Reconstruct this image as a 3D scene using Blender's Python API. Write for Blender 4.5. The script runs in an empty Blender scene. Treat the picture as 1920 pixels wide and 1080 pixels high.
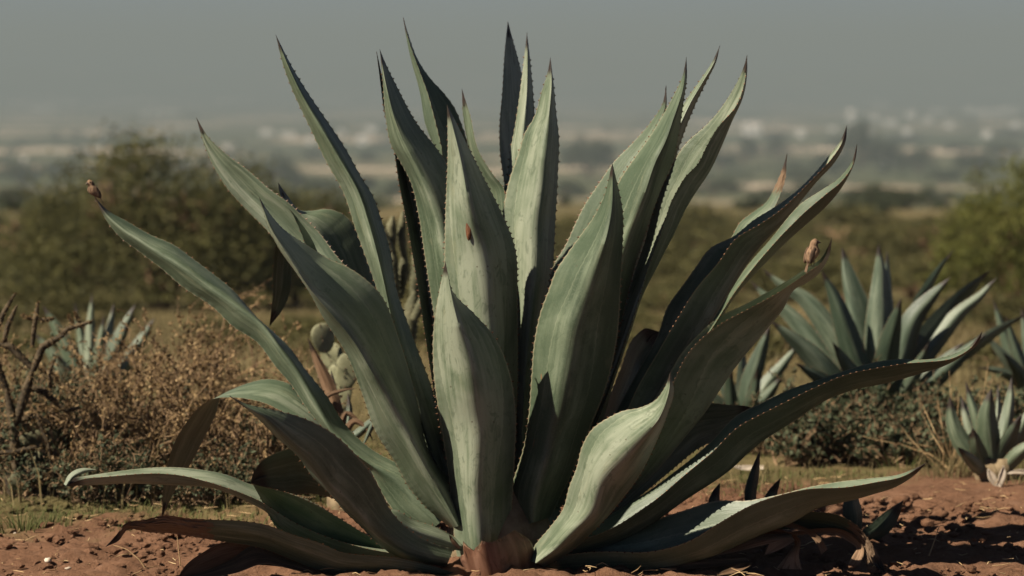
import bpy, math, random
import numpy as np
from mathutils import Vector, Matrix

random.seed(7)
RNG = np.random.default_rng(11)
scene = bpy.context.scene
COL = scene.collection

# ------------------------------------------------------------------ camera
FPX = 5000.0                      # focal length in pixels of a 1920 wide picture
CAM = np.array([0.0, -10.0, 1.77])
PITCH = math.atan(380.0 / FPX)    # horizon sits 380 px above the picture centre
cam_d = bpy.data.cameras.new("camera")
cam = bpy.data.objects.new("camera", cam_d)
COL.objects.link(cam)
cam.location = CAM
cam.rotation_euler = (math.pi / 2 - PITCH, 0, 0)
cam_d.sensor_width = 36.0
cam_d.lens = 36.0 * FPX / 1920.0
cam_d.clip_start = 0.1
cam_d.clip_end = 40000.0
cam_d.dof.use_dof = True
cam_d.dof.focus_distance = 9.5
cam_d.dof.aperture_fstop = 2.2
scene.camera = cam

# ------------------------------------------------------------------ sky, sun, exposure
SUN_AZ = math.radians(27)         # in front of the picture plane, on the left
SUN_EL = math.radians(45)
S = Vector((-math.cos(SUN_AZ) * math.cos(SUN_EL), -math.sin(SUN_AZ) * math.cos(SUN_EL), math.sin(SUN_EL)))
world = bpy.data.worlds.new("World")
scene.world = world
world.use_nodes = True
wn = world.node_tree.nodes
wl = world.node_tree.links
sky = wn.new("ShaderNodeTexSky")
sky.sky_type = 'NISHITA'
sky.sun_disc = False
sky.sun_elevation = SUN_EL
sky.sun_rotation = math.atan2(S.x, S.y)
sky.air_density = 0.25
sky.dust_density = 0.6
sky.ozone_density = 1.0
sky.altitude = 2200
bg = wn["Background"]
wl.new(sky.outputs[0], bg.inputs[0])
bg.inputs[1].default_value = 0.05
sun_d = bpy.data.lights.new("sun", 'SUN')
sun_d.energy = 5.0
sun_d.angle = math.radians(0.53)
sun_d.color = (1.0, 0.90, 0.74)
sun = bpy.data.objects.new("sun", sun_d)
COL.objects.link(sun)
sun.rotation_euler = S.to_track_quat('Z', 'Y').to_euler()
sun.location = (-30, -20, 30)
scene.view_settings.view_transform = 'Standard'
scene.view_settings.look = 'None'
scene.view_settings.exposure = 1.3
scene.view_settings.gamma = 1.0
scene.view_settings.use_curve_mapping = False
scene.cycles.max_bounces = 5
scene.cycles.diffuse_bounces = 1
scene.cycles.transparent_max_bounces = 4
scene.cycles.use_denoising = True

# ------------------------------------------------------------------ helpers
UPV = np.array([0, math.sin(PITCH), math.cos(PITCH)])
FWD = np.array([0, math.cos(PITCH), -math.sin(PITCH)])


def at(px, py, Y):
    """World points on the upright plane y = Y seen at picture position px, py (1920x1080)."""
    px, py, Y = np.broadcast_arrays(np.asarray(px, float), np.asarray(py, float), np.asarray(Y, float))
    d = FWD[None] + ((px.ravel() - 960) / FPX)[:, None] * np.array([1, 0, 0]) - ((py.ravel() - 540) / FPX)[:, None] * UPV
    k = (Y.ravel() - CAM[1]) / d[:, 1]
    return CAM + d * k[:, None]


def at1(px, py, Y):
    return at([px], [py], [Y])[0]


def vnoise(x, y, seed=0):
    """Smooth 2-D value noise in 0..1."""
    xi = np.floor(x).astype(np.int64); yi = np.floor(y).astype(np.int64)
    xf = x - xi; yf = y - yi
    def h(a, b):
        n = (a * 374761393 + b * 668265263 + seed * 974634777) & 0x7fffffff
        n = ((n ^ (n >> 13)) * 1274126177) & 0x7fffffff
        return ((n ^ (n >> 16)) & 0xffff) / 65535.0
    u = xf * xf * (3 - 2 * xf); v = yf * yf * (3 - 2 * yf)
    return (h(xi, yi) * (1 - u) + h(xi + 1, yi) * u) * (1 - v) + (h(xi, yi + 1) * (1 - u) + h(xi + 1, yi + 1) * u) * v


PD = np.log(np.array([1, 9, 16, 20, 30, 45, 80, 150, 250, 500, 1000, 2000, 4000, 7000, 10000, 11500, 13200.]))
PZ = np.array([0, 0, -0.03, -0.3, -1.0, -1.75, -3.0, -5.4, -9.6, -20, -36, -46, -52, -56, -56, -20, 90.])


def gz(x, y):
    x = np.asarray(x, float); y = np.asarray(y, float)
    d = np.sqrt((np.maximum(y + 10, 0.5)) ** 2 + (0.5 * x) ** 2)
    d = np.maximum(d, 1.0)
    z = np.interp(np.log(d), PD, PZ)
    far = np.clip((d - 20) / 60, 0, 1)
    z = z + far * (vnoise(x / 14, y / 14, 3) - 0.5) * np.clip(d / 90, 0, 1) * 0.9
    hill = np.clip((d - 10200) / 2500, 0, 1)
    z = z + hill * (vnoise(x / 1500, y / 3000, 5) - 0.35) * 120
    return z


def gz1(x, y):
    return float(gz(np.array([x]), np.array([y]))[0])


def ground_hit(px, py):
    d = FWD + (px - 960) / FPX * np.array([1, 0, 0]) - (py - 540) / FPX * UPV
    ks = np.geomspace(6, 12800, 1500)
    P = CAM + d * ks[:, None]
    below = P[:, 2] < gz(P[:, 0], P[:, 1])
    i = int(np.argmax(below)) if below.any() else len(ks) - 1
    p = P[i]
    return np.array([p[0], p[1], gz1(p[0], p[1])])


def link(o, parent=None):
    COL.objects.link(o)
    if parent is not None:
        o.parent = parent
    return o


def tag(o, label=None, cat=None, group=None, kind=None):
    if label: o["label"] = label
    if cat: o["category"] = cat
    if group: o["group"] = group
    if kind: o["kind"] = kind
    return o


def thing(name, loc, label, cat, group=None):
    o = bpy.data.objects.new(name, None)
    o.empty_display_size = 0.1
    o.location = tuple(float(c) for c in loc)
    COL.objects.link(o)
    return tag(o, label, cat, group)


def mk(name, V, F, mat, parent=None, smooth=True, uvs=None, sharp=None):
    """One mesh object from world-space vertices (moved into the parent's frame)."""
    V = np.asarray(V, float)
    if parent is not None:
        off = np.array(parent.location)
        if parent.parent is not None:
            off = off + np.array(parent.parent.location)
        V = V - off
    me = bpy.data.meshes.new(name)
    if isinstance(F, np.ndarray):
        n, k = F.shape
        me.vertices.add(len(V)); me.vertices.foreach_set("co", V.ravel())
        me.loops.add(n * k); me.loops.foreach_set("vertex_index", F.ravel().astype(np.int32))
        me.polygons.add(n)
        me.polygons.foreach_set("loop_start", np.arange(0, n * k, k, dtype=np.int32))
        me.polygons.foreach_set("loop_total", np.full(n, k, dtype=np.int32))
        me.update(calc_edges=True)
    else:
        me.from_pydata(V.tolist(), [], F)
    if uvs:
        li = np.zeros(len(me.loops), dtype=np.int32)
        me.loops.foreach_get("vertex_index", li)
        for nm, uv in uvs.items():
            lay = me.uv_layers.new(name=nm)
            lay.data.foreach_set("uv", np.asarray(uv, float)[li].ravel())
    me.polygons.foreach_set("use_smooth", np.full(len(me.polygons), smooth))
    if sharp:
        me.set_sharp_from_angle(angle=math.radians(sharp))
    me.validate()
    me.materials.append(mat)
    o = bpy.data.objects.new(name, me)
    return link(o, parent)


def tube(path, rad, seg=6, cap=True):
    """Vertices and quads of a tapered tube along a path."""
    P = np.asarray(path, float); n = len(P)
    R = np.broadcast_to(np.asarray(rad, float), (n,)) if np.ndim(rad) < 1 or len(np.atleast_1d(rad)) != n else np.asarray(rad, float)
    T = np.gradient(P, axis=0); T /= np.linalg.norm(T, axis=1)[:, None] + 1e-12
    ref = np.array([0.31, 0.9, 0.29]) if abs(T[0] @ np.array([0.31, 0.9, 0.29])) < 0.9 else np.array([0.9, 0.1, 0.4])
    A = np.cross(T, ref); A /= np.linalg.norm(A, axis=1)[:, None] + 1e-12
    B = np.cross(T, A)
    a = np.arange(seg) / seg * 2 * math.pi
    V = (P[:, None] + R[:, None, None] * (np.cos(a)[None, :, None] * A[:, None] + np.sin(a)[None, :, None] * B[:, None])).reshape(-1, 3)
    i = np.arange(n - 1)[:, None] * seg; j = np.arange(seg)[None]; k = (j + 1) % seg
    F = np.stack([i + j, i + k, i + seg + k, i + seg + j], -1).reshape(-1, 4)
    return V, F


class Acc:
    """Collects vertex and quad arrays into one mesh."""
    def __init__(self):
        self.V = []; self.F = []; self.n = 0
    def add(self, V, F):
        self.V.append(V); self.F.append(np.asarray(F) + self.n); self.n += len(V)
        return self
    def build(self, name, mat, parent=None, smooth=True, kind=None):
        o = mk(name, np.concatenate(self.V), np.concatenate(self.F), mat, parent, smooth)
        if kind: o["kind"] = kind
        return o


def cards(C, size, aspect=0.5, up=0.3, rng=RNG, fold=0.25):
    """Leaf-shaped folded quads (diamond of two triangles each way) at centres C."""
    n = len(C)
    size = np.broadcast_to(np.asarray(size, float), (n,))
    d = rng.normal(size=(n, 3)); d[:, 2] += up; d /= np.linalg.norm(d, axis=1)[:, None]
    r = rng.normal(size=(n, 3))
    w = np.cross(d, r); w /= np.linalg.norm(w, axis=1)[:, None]
    nn = np.cross(d, w)
    h = size[:, None]
    p0 = C - d * h * 0.5
    p1 = C + w * h * aspect * 0.5 + nn * h * fold * 0.5
    p2 = C + d * h * 0.5
    p3 = C - w * h * aspect * 0.5 + nn * h * fold * 0.5
    V = np.stack([p0, p1, p2, p3], 1).reshape(-1, 3)
    b = np.arange(n)[:, None] * 4
    F = np.concatenate([b + np.array([[0, 1, 2, 3]])], 0)
    return V, F


# ------------------------------------------------------------------ materials
def nm(name):
    m = bpy.data.materials.new(name)
    m.use_nodes = True
    nt = m.node_tree
    return m, nt.nodes, nt.links, nt.nodes["Principled BSDF"]


def ramp(N, stops, interp='LINEAR'):
    r = N.new("ShaderNodeValToRGB")
    r.color_ramp.interpolation = interp
    e = r.color_ramp.elements
    while len(e) < len(stops): e.new(0.5)
    for k, (p, c) in enumerate(stops):
        e[k].position = p
        e[k].color = (c[0], c[1], c[2], 1) if isinstance(c, (tuple, list)) else (c, c, c, 1)
    return r


def noise(N, L, vec, scale, detail=4, rough=0.55, dist=0.0):
    n = N.new("ShaderNodeTexNoise")
    n.inputs["Scale"].default_value = scale
    n.inputs["Detail"].default_value = detail
    n.inputs["Roughness"].default_value = rough
    n.inputs["Distortion"].default_value = dist
    if vec is not None: L.new(vec, n.inputs["Vector"])
    return n


def mapping(N, L, vec, sc):
    m = N.new("ShaderNodeMapping")
    m.inputs["Scale"].default_value = sc
    L.new(vec, m.inputs["Vector"])
    return m.outputs[0]


def mix(N, L, f, a, b, mode='MIX'):
    m = N.new("ShaderNodeMix")
    m.data_type = 'RGBA'; m.blend_type = mode
    for s, v in ((0, f), (6, a), (7, b)):
        if hasattr(v, "is_linked") or hasattr(v, "links"):
            L.new(v, m.inputs[s])
        elif isinstance(v, (tuple, list)):
            m.inputs[s].default_value = (*v, 1)
        else:
            m.inputs[s].default_value = v
    return m.outputs[2]


def math_n(N, L, op, a, b=None, c=None, clamp=False):
    m = N.new("ShaderNodeMath"); m.operation = op; m.use_clamp = clamp
    for i, v in enumerate((a, b, c)):
        if v is None: continue
        if isinstance(v, (int, float)): m.inputs[i].default_value = v
        else: L.new(v, m.inputs[i])
    return m.outputs[0]


def smooth(N, L, v, lo, hi):
    m = N.new("ShaderNodeMapRange"); m.interpolation_type = 'SMOOTHSTEP'
    L.new(v, m.inputs[0]); m.inputs[1].default_value = lo; m.inputs[2].default_value = hi
    return m.outputs[0]


def bump(N, L, bsdf, h, strength, dist=0.01, prev=None):
    b = N.new("ShaderNodeBump"); b.inputs["Strength"].default_value = strength; b.inputs["Distance"].default_value = dist
    L.new(h, b.inputs["Height"])
    if prev is not None: L.new(prev, b.inputs["Normal"])
    L.new(b.outputs[0], bsdf.inputs["Normal"])
    return b.outputs[0]


def leaf_mat(name, c_dark, c_mid, c_pale, c_dry=(0.135, 0.083, 0.047), rough=0.5, spec=0.35):
    """Waxy agave blade: streaks along the blade, pale bloom, horny brown margin, dry tips, a few scars."""
    m, N, L, B = nm(name)
    uv = N.new("ShaderNodeUVMap"); uv.uv_map = "blade"
    uv2 = N.new("ShaderNodeUVMap"); uv2.uv_map = "wear"
    oi = N.new("ShaderNodeObjectInfo")
    sep = N.new("ShaderNodeSeparateXYZ"); L.new(uv.outputs[0], sep.inputs[0])
    sep2 = N.new("ShaderNodeSeparateXYZ"); L.new(uv2.outputs[0], sep2.inputs[0])
    add = N.new("ShaderNodeVectorMath"); add.operation = 'ADD'
    L.new(uv.outputs[0], add.inputs[0])
    cmb = N.new("ShaderNodeCombineXYZ")
    L.new(math_n(N, L, 'MULTIPLY', oi.outputs["Random"], 37.0), cmb.inputs[2])
    L.new(math_n(N, L, 'MULTIPLY', oi.outputs["Random"], 11.0), cmb.inputs[1])
    L.new(cmb.outputs[0], add.inputs[1])
    v = add.outputs[0]
    streak = noise(N, L, mapping(N, L, v, (7, 1.1, 1)), 2.2, 5, 0.6)
    patch = noise(N, L, mapping(N, L, v, (1.6, 2.3, 1)), 1.7, 3, 0.5, 0.6)
    fine = noise(N, L, mapping(N, L, v, (22, 60, 1)), 3.0, 3, 0.6)
    col = ramp(N, [(0.36, c_dark), (0.53, c_mid), (0.70, c_pale)])
    f = math_n(N, L, 'MULTIPLY_ADD', patch.outputs[0], 0.65, math_n(N, L, 'MULTIPLY', streak.outputs[0], 0.5))
    f = math_n(N, L, 'ADD', f, math_n(N, L, 'MULTIPLY_ADD', oi.outputs["Random"], 0.24, -0.17))
    L.new(f, col.inputs[0])
    c = mix(N, L, math_n(N, L, 'MULTIPLY', smooth(N, L, fine.outputs[0], 0.45, 0.75), 0.22), col.outputs[0], c_pale)
    rub = noise(N, L, mapping(N, L, v, (3.2, 5.5, 1)), 2.4, 6, 0.68, 1.2)
    c = mix(N, L, math_n(N, L, 'MULTIPLY', smooth(N, L, rub.outputs[0], 0.53, 0.64), 0.45), c, c_dark)
    dust = noise(N, L, mapping(N, L, v, (2.0, 1.6, 1)), 3.1, 5, 0.7, 0.4)
    c = mix(N, L, math_n(N, L, 'MULTIPLY', smooth(N, L, dust.outputs[0], 0.55, 0.72), 0.35), c, (c_pale[0] * 1.05, c_pale[1] * 0.94, c_pale[2] * 0.8))
    vor = N.new("ShaderNodeTexVoronoi"); vor.inputs["Scale"].default_value = 1.0
    L.new(mapping(N, L, v, (14, 46, 1)), vor.inputs["Vector"])
    vs = N.new("ShaderNodeSeparateColor"); L.new(vor.outputs["Color"], vs.inputs[0])
    dot = math_n(N, L, 'MULTIPLY', math_n(N, L, 'LESS_THAN', vor.outputs["Distance"], 0.16), math_n(N, L, 'GREATER_THAN', vs.outputs[0], 0.93))
    c = mix(N, L, math_n(N, L, 'MULTIPLY', dot, 0.7), c, (0.05, 0.035, 0.02))
    # print of a neighbouring blade's toothed edge left in the bloom
    wave = math_n(N, L, 'MULTIPLY', math_n(N, L, 'ABSOLUTE', math_n(N, L, 'SINE', math_n(N, L, 'MULTIPLY', sep.outputs[1], 95.0))), 0.018)
    au = math_n(N, L, 'ABSOLUTE', math_n(N, L, 'MULTIPLY_ADD', sep.outputs[0], 2.0, -1.0))
    edge = math_n(N, L, 'ADD', au, wave)
    lim = math_n(N, L, 'MULTIPLY_ADD', sep.outputs[1], math_n(N, L, 'MULTIPLY_ADD', oi.outputs["Random"], -1.1, 0.35), math_n(N, L, 'MULTIPLY_ADD', oi.outputs["Random"], 0.9, 0.3))
    inside = math_n(N, L, 'SUBTRACT', edge, lim)
    c = mix(N, L, math_n(N, L, 'MULTIPLY', smooth(N, L, inside, 0.0, 0.012), 0.42), c, c_mid if c_mid[1] > 0.2 else c_dark)
    line = math_n(N, L, 'SUBTRACT', 1.0, smooth(N, L, math_n(N, L, 'ABSOLUTE', inside), 0.004, 0.02))
    c = mix(N, L, math_n(N, L, 'MULTIPLY', line, 0.22), c, (c_pale[0] * 1.15, c_pale[1] * 1.1, c_pale[2] * 1.05))
    # horny margin
    c = mix(N, L, math_n(N, L, 'MULTIPLY', smooth(N, L, au, 0.96, 0.99), 0.6), c, (0.20, 0.175, 0.11))
    # scars
    sc = noise(N, L, mapping(N, L, v, (9.0, 7.0, 1)), 1.0, 2, 0.4, 0.2)
    scf = smooth(N, L, sc.outputs[0], 0.775, 0.79)
    c = mix(N, L, math_n(N, L, 'MULTIPLY', scf, 0.8), c, (0.16, 0.075, 0.035))
    # dry part near the tip
    dn = math_n(N, L, 'MULTIPLY_ADD', noise(N, L, mapping(N, L, v, (4, 14, 1)), 2.0, 4, 0.6).outputs[0], 0.16, -0.08)
    dry = math_n(N, L, 'SUBTRACT', 1.0, smooth(N, L, math_n(N, L, 'ADD', sep2.outputs[1], dn), -0.012, 0.012))
    dcol = ramp(N, [(0.3, (c_dry[0] * 0.45, c_dry[1] * 0.42, c_dry[2] * 0.4)), (0.5, c_dry), (0.72, (c_dry[0] * 1.7, c_dry[1] * 1.9, c_dry[2] * 2.1))])
    dstr = noise(N, L, mapping(N, L, v, (16, 1.5, 1)), 3.0, 5, 0.7)
    L.new(dstr.outputs[0], dcol.inputs[0])
    c = mix(N, L, dry, c, dcol.outputs[0])
    # the blade hardens to a dark needle at its end
    tipf = math_n(N, L, 'SUBTRACT', 1.0, smooth(N, L, math_n(N, L, 'ADD', sep2.outputs[0], math_n(N, L, 'MULTIPLY', dn, 0.12)), 0.045, 0.085))
    c = mix(N, L, tipf, c, (0.022, 0.015, 0.011))
    L.new(c, B.inputs["Base Color"])
    B.inputs["Specular IOR Level"].default_value = spec
    L.new(math_n(N, L, 'MULTIPLY_ADD', dry, 0.3, math_n(N, L, 'MULTIPLY_ADD', patch.outputs[0], 0.18, rough - 0.09)), B.inputs["Roughness"])
    h = math_n(N, L, 'ADD', math_n(N, L, 'MULTIPLY', streak.outputs[0], 0.6), math_n(N, L, 'MULTIPLY', fine.outputs[0], 0.14))
    h = math_n(N, L, 'ADD', h, math_n(N, L, 'MULTIPLY', math_n(N, L, 'MULTIPLY', dstr.outputs[0], dry), 1.6))
    bump(N, L, B, h, 0.6, 0.006)
    return m


def plain(name, c1, c2, scale=6, rough=0.8, detail=5, bumps=0.0, bd=0.01, spec=0.2, sc=(1, 1, 1), trans=0.0):
    """Two-tone noise material in object space with a little change from object to object."""
    m, N, L, B = nm(name)
    tc = N.new("ShaderNodeTexCoord")
    n = noise(N, L, mapping(N, L, tc.outputs["Object"], sc), scale, detail, 0.6)
    oi = N.new("ShaderNodeObjectInfo")
    f = math_n(N, L, 'ADD', smooth(N, L, n.outputs[0], 0.3, 0.7), math_n(N, L, 'MULTIPLY_ADD', oi.outputs["Random"], 0.3, -0.15), clamp=True)
    L.new(mix(N, L, f, c1, c2), B.inputs["Base Color"])
    B.inputs["Roughness"].default_value = rough
    B.inputs["Specular IOR Level"].default_value = spec
    if bumps: bump(N, L, B, n.outputs[0], bumps, bd)
    return m


def foliage(name, c1, c2, c3, scale=1.5, rough=0.7, leafy=0.25):
    """Small leaves: tone varies from clump to clump and leaf to leaf, some light passes through."""
    m, N, L, B = nm(name)
    g = N.new("ShaderNodeNewGeometry")
    tc = N.new("ShaderNodeTexCoord")
    n = noise(N, L, tc.outputs["Object"], scale, 3)
    f = math_n(N, L, 'ADD', math_n(N, L, 'MULTIPLY', n.outputs[0], 0.6), math_n(N, L, 'MULTIPLY', g.outputs["Random Per Island"], 0.4))
    r = ramp(N, [(0.25, c1), (0.5, c2), (0.78, c3)])
    L.new(f, r.inputs[0])
    L.new(r.outputs[0], B.inputs["Base Color"])
    B.inputs["Roughness"].default_value = rough
    B.inputs["Specular IOR Level"].default_value = 0.2
    tr = N.new("ShaderNodeBsdfTranslucent"); L.new(r.outputs[0], tr.inputs[0])
    ms = N.new("ShaderNodeMixShader"); ms.inputs[0].default_value = leafy
    L.new(B.outputs[0], ms.inputs[1]); L.new(tr.outputs[0], ms.inputs[2])
    L.new(ms.outputs[0], N["Material Output"].inputs[0])
    return m


M = {}
M['leaf'] = leaf_mat("agave_leaf", (0.038, 0.055, 0.031), (0.090, 0.112, 0.070), (0.178, 0.195, 0.140))
M['leaf_green'] = leaf_mat("agave_leaf_green", (0.035, 0.075, 0.035), (0.06, 0.115, 0.05), (0.12, 0.18, 0.09), rough=0.3, spec=0.5)
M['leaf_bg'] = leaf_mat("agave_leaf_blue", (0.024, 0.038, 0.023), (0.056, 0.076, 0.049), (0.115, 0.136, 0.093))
M['leaf_dry'] = leaf_mat("agave_leaf_dead", (0.045, 0.026, 0.014), (0.10, 0.058, 0.032), (0.19, 0.12, 0.072), rough=0.75, spec=0.15)
M['stump'] = leaf_mat("cut_leaf_base", (0.05, 0.022, 0.013), (0.092, 0.04, 0.022), (0.17, 0.09, 0.058), rough=0.6, spec=0.25)
M['spine'] = plain("spine", (0.014, 0.010, 0.008), (0.045, 0.027, 0.018), 40, 0.45, spec=0.4)
M['tooth'] = plain("tooth", (0.07, 0.035, 0.02), (0.17, 0.09, 0.05), 60, 0.5)
M['scar'] = plain("healed_scar", (0.05, 0.02, 0.010), (0.15, 0.062, 0.028), 60, 0.7, bumps=0.6, sc=(1, 1, 0.3))
M['core'] = plain("agave_core", (0.10, 0.07, 0.04), (0.2, 0.15, 0.09), 12, 0.9, bumps=0.5)
M['bark'] = plain("bark", (0.09, 0.05, 0.03), (0.22, 0.13, 0.08), 5, 0.9, bumps=0.6, sc=(3, 3, 0.7))
M['twig'] = plain("dry_twig", (0.10, 0.06, 0.035), (0.24, 0.16, 0.09), 20, 0.9)
M['straw'] = plain("straw", (0.22, 0.13, 0.06), (0.42, 0.30, 0.16), 9, 0.8)
M['dryleaf'] = foliage("dry_shrub_leaf", (0.078, 0.051, 0.022), (0.164, 0.105, 0.047), (0.281, 0.195, 0.098), 5, leafy=0.2)
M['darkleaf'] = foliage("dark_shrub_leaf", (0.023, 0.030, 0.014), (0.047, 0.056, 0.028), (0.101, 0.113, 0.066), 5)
M['mesq'] = foliage("mesquite_leaf", (0.024, 0.025, 0.008), (0.064, 0.063, 0.019), (0.135, 0.122, 0.042), 0.9)
M['tree_g'] = foliage("tree_leaf", (0.039, 0.043, 0.009), (0.082, 0.086, 0.017), (0.140, 0.136, 0.035), 1.4)
M['bush'] = foliage("meadow_bush_leaf", (0.030, 0.031, 0.011), (0.072, 0.067, 0.022), (0.138, 0.118, 0.044), 0.8)
M['fartree'] = foliage("distant_tree_leaf", (0.023, 0.029, 0.014), (0.039, 0.047, 0.020), (0.066, 0.070, 0.033), 0.15)
M['grass'] = foliage("grass_blade", (0.047, 0.058, 0.016), (0.090, 0.098, 0.031), (0.148, 0.148, 0.058), 2.0)
M['drygrass'] = foliage("dry_grass_blade", (0.085, 0.066, 0.029), (0.145, 0.112, 0.052), (0.24, 0.187, 0.098), 2.0)
M['pad'] = plain("prickly_pear_pad", (0.10, 0.10, 0.055), (0.19, 0.185, 0.11), 14, 0.65, bumps=0.25)
M['pad_dark'] = plain("prickly_pear_pad_dusty", (0.05, 0.05, 0.027), (0.115, 0.108, 0.062), 18, 0.75, bumps=0.4)
M['areole'] = plain("areole", (0.06, 0.035, 0.02), (0.12, 0.08, 0.05), 20, 0.9)
M['cholla'] = plain("cholla_stem", (0.022, 0.016, 0.010), (0.085, 0.062, 0.036), 16, 0.9, bumps=0.8, bd=0.02)
M['stone'] = plain("stone", (0.24, 0.16, 0.115), (0.42, 0.32, 0.25), 14, 0.9, bumps=0.5)
M['pale'] = plain("bleached_husk", (0.25, 0.20, 0.15), (0.42, 0.36, 0.29), 10, 0.8, bumps=0.3)
M['wall'] = plain("house_wall", (0.72, 0.68, 0.62), (0.85, 0.83, 0.79), 0.3, 0.85)
M['roof'] = plain("house_roof", (0.5, 0.42, 0.36), (0.75, 0.7, 0.65), 0.4, 0.85)
M['pane'] = plain("house_window", (0.03, 0.035, 0.04), (0.06, 0.065, 0.07), 0.4, 0.2)
M['bird'] = plain("bird_feathers", (0.055, 0.032, 0.019), (0.19, 0.118, 0.07), 110, 0.9, sc=(1, 1, 0.45))
M['wing'] = plain("bird_wing_feathers", (0.022, 0.014, 0.009), (0.12, 0.075, 0.045), 80, 0.85, sc=(1.6, 1.6, 0.35))
M['beak'] = plain("bird_beak", (0.05, 0.035, 0.025), (0.10, 0.07, 0.05), 60, 0.5)
M['eye'] = plain("bird_eye", (0.008, 0.007, 0.006), (0.012, 0.01, 0.009), 60, 0.15, spec=0.6)


def ground_mat():
    m, N, L, B = nm("ground")
    g = N.new("ShaderNodeNewGeometry")
    pos = g.outputs["Position"]
    sep = N.new("ShaderNodeSeparateXYZ"); L.new(pos, sep.inputs[0])
    Y = sep.outputs[1]
    n1 = noise(N, L, pos, 2.2, 6, 0.62)
    n2 = noise(N, L, pos, 26, 6, 0.7)
    soil = ramp(N, [(0.28, (0.044, 0.021, 0.012)), (0.5, (0.128, 0.066, 0.038)), (0.74, (0.195, 0.11, 0.07))])
    L.new(math_n(N, L, 'ADD', math_n(N, L, 'MULTIPLY', n1.outputs[0], 0.5), math_n(N, L, 'MULTIPLY', n2.outputs[0], 0.5)), soil.inputs[0])
    # litter and dry turf further back
    n3 = noise(N, L, pos, 0.9, 5, 0.65)
    n4 = noise(N, L, pos, 9, 5, 0.7)
    turf = ramp(N, [(0.28, (0.052, 0.042, 0.016)), (0.5, (0.084, 0.068, 0.029)), (0.72, (0.17, 0.127, 0.062))])
    L.new(math_n(N, L, 'ADD', math_n(N, L, 'MULTIPLY', n3.outputs[0], 0.6), math_n(N, L, 'MULTIPLY', n4.outputs[0], 0.4)), turf.inputs[0])
    yy = math_n(N, L, 'ADD', math_n(N, L, 'MULTIPLY_ADD', sep.outputs[0], -0.40, Y), math_n(N, L, 'MULTIPLY_ADD', n1.outputs[0], 2.4, -1.2))
    c = mix(N, L, smooth(N, L, yy, 1.15, 1.8), soil.outputs[0], turf.outputs[0])
    # meadow
    n5 = noise(N, L, pos, 0.10, 6, 0.65)
    mead = ramp(N, [(0.3, (0.05, 0.043, 0.017)), (0.5, (0.084, 0.068, 0.029)), (0.66, (0.118, 0.091, 0.045)), (0.8, (0.19, 0.135, 0.08))])
    L.new(n5.outputs[0], mead.inputs[0])
    c = mix(N, L, smooth(N, L, Y, 10, 40), c, mead.outputs[0])
    # valley floor: scrub and pale harvested fields
    n6 = noise(N, L, mapping(N, L, pos, (1, 0.8, 1)), 0.0035, 5, 0.6)
    val = ramp(N, [(0.36, (0.035, 0.042, 0.02)), (0.5, (0.075, 0.075, 0.038)), (0.55, (0.13, 0.105, 0.06)), (0.59, (0.46, 0.36, 0.27)), (0.72, (0.6, 0.5, 0.4))])
    L.new(n6.outputs[0], val.inputs[0])
    n7 = noise(N, L, pos, 0.02, 4, 0.6)
    vc = mix(N, L, math_n(N, L, 'MULTIPLY', smooth(N, L, n7.outputs[0], 0.45, 0.62), 0.6), val.outputs[0], (0.04, 0.047, 0.022))
    c = mix(N, L, smooth(N, L, Y, 180, 420), c, vc)
    L.new(c, B.inputs["Base Color"])
    B.inputs["Roughness"].default_value = 0.95
    B.inputs["Specular IOR Level"].default_value = 0.1
    n8 = noise(N, L, pos, 60, 6, 0.75)
    b1 = bump(N, L, B, n8.outputs[0], 0.8, 0.012)
    bump(N, L, B, n2.outputs[0], 0.7, 0.02, b1)
    return m


M['ground'] = ground_mat()


# ------------------------------------------------------------------ ground: one sheet to the far hills
def build_ground():
    ys = [-14, -9, -5, -3, -2.2]
    y = -1.7
    while y < 3.0:
        ys.append(y); y += 0.018
    st = 0.018
    while y < 13150:
        ys.append(y); st *= 1.055
        st = min(st, 0.05 * (y + 10)) if y > 4 else st
        y += st
    ys.append(13150)
    ys = np.array(ys)
    k = np.linspace(-1, 1, 421)
    s = 0.22 * k + 0.78 * k ** 3
    w = 12 + 0.47 * np.maximum(ys + 10, 0)
    X = s[None] * w[:, None]
    Yg = np.broadcast_to(ys[:, None], X.shape)
    Z = gz(X, Yg)
    near = np.clip((7 - Yg) / 3, 0, 1) * np.clip((Yg + 2.2) / 0.5, 0, 1)
    a = vnoise(X * 5.5, Yg * 5.5, 1); b = vnoise(X * 15, Yg * 15, 2); c = vnoise(X * 38, Yg * 38, 4)
    soil = np.clip((2.4 - Yg) / 1.2, 0.25, 1)
    Z = Z + near * soil * ((a - 0.5) * 0.05 + np.abs(b - 0.5) * 0.06 - 0.015 + (c - 0.5) * 0.024)
    V = np.stack([X, Yg, Z], -1).reshape(-1, 3)
    n, mcols = X.shape
    i = np.arange(n - 1)[:, None] * mcols; j = np.arange(mcols - 1)[None]
    F = np.stack([i + j, i + j + 1, i + mcols + j + 1, i + mcols + j], -1).reshape(-1, 4)
    o = mk("ground", V, F, M['ground'])
    return tag(o, kind="structure")


build_ground()


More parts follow.
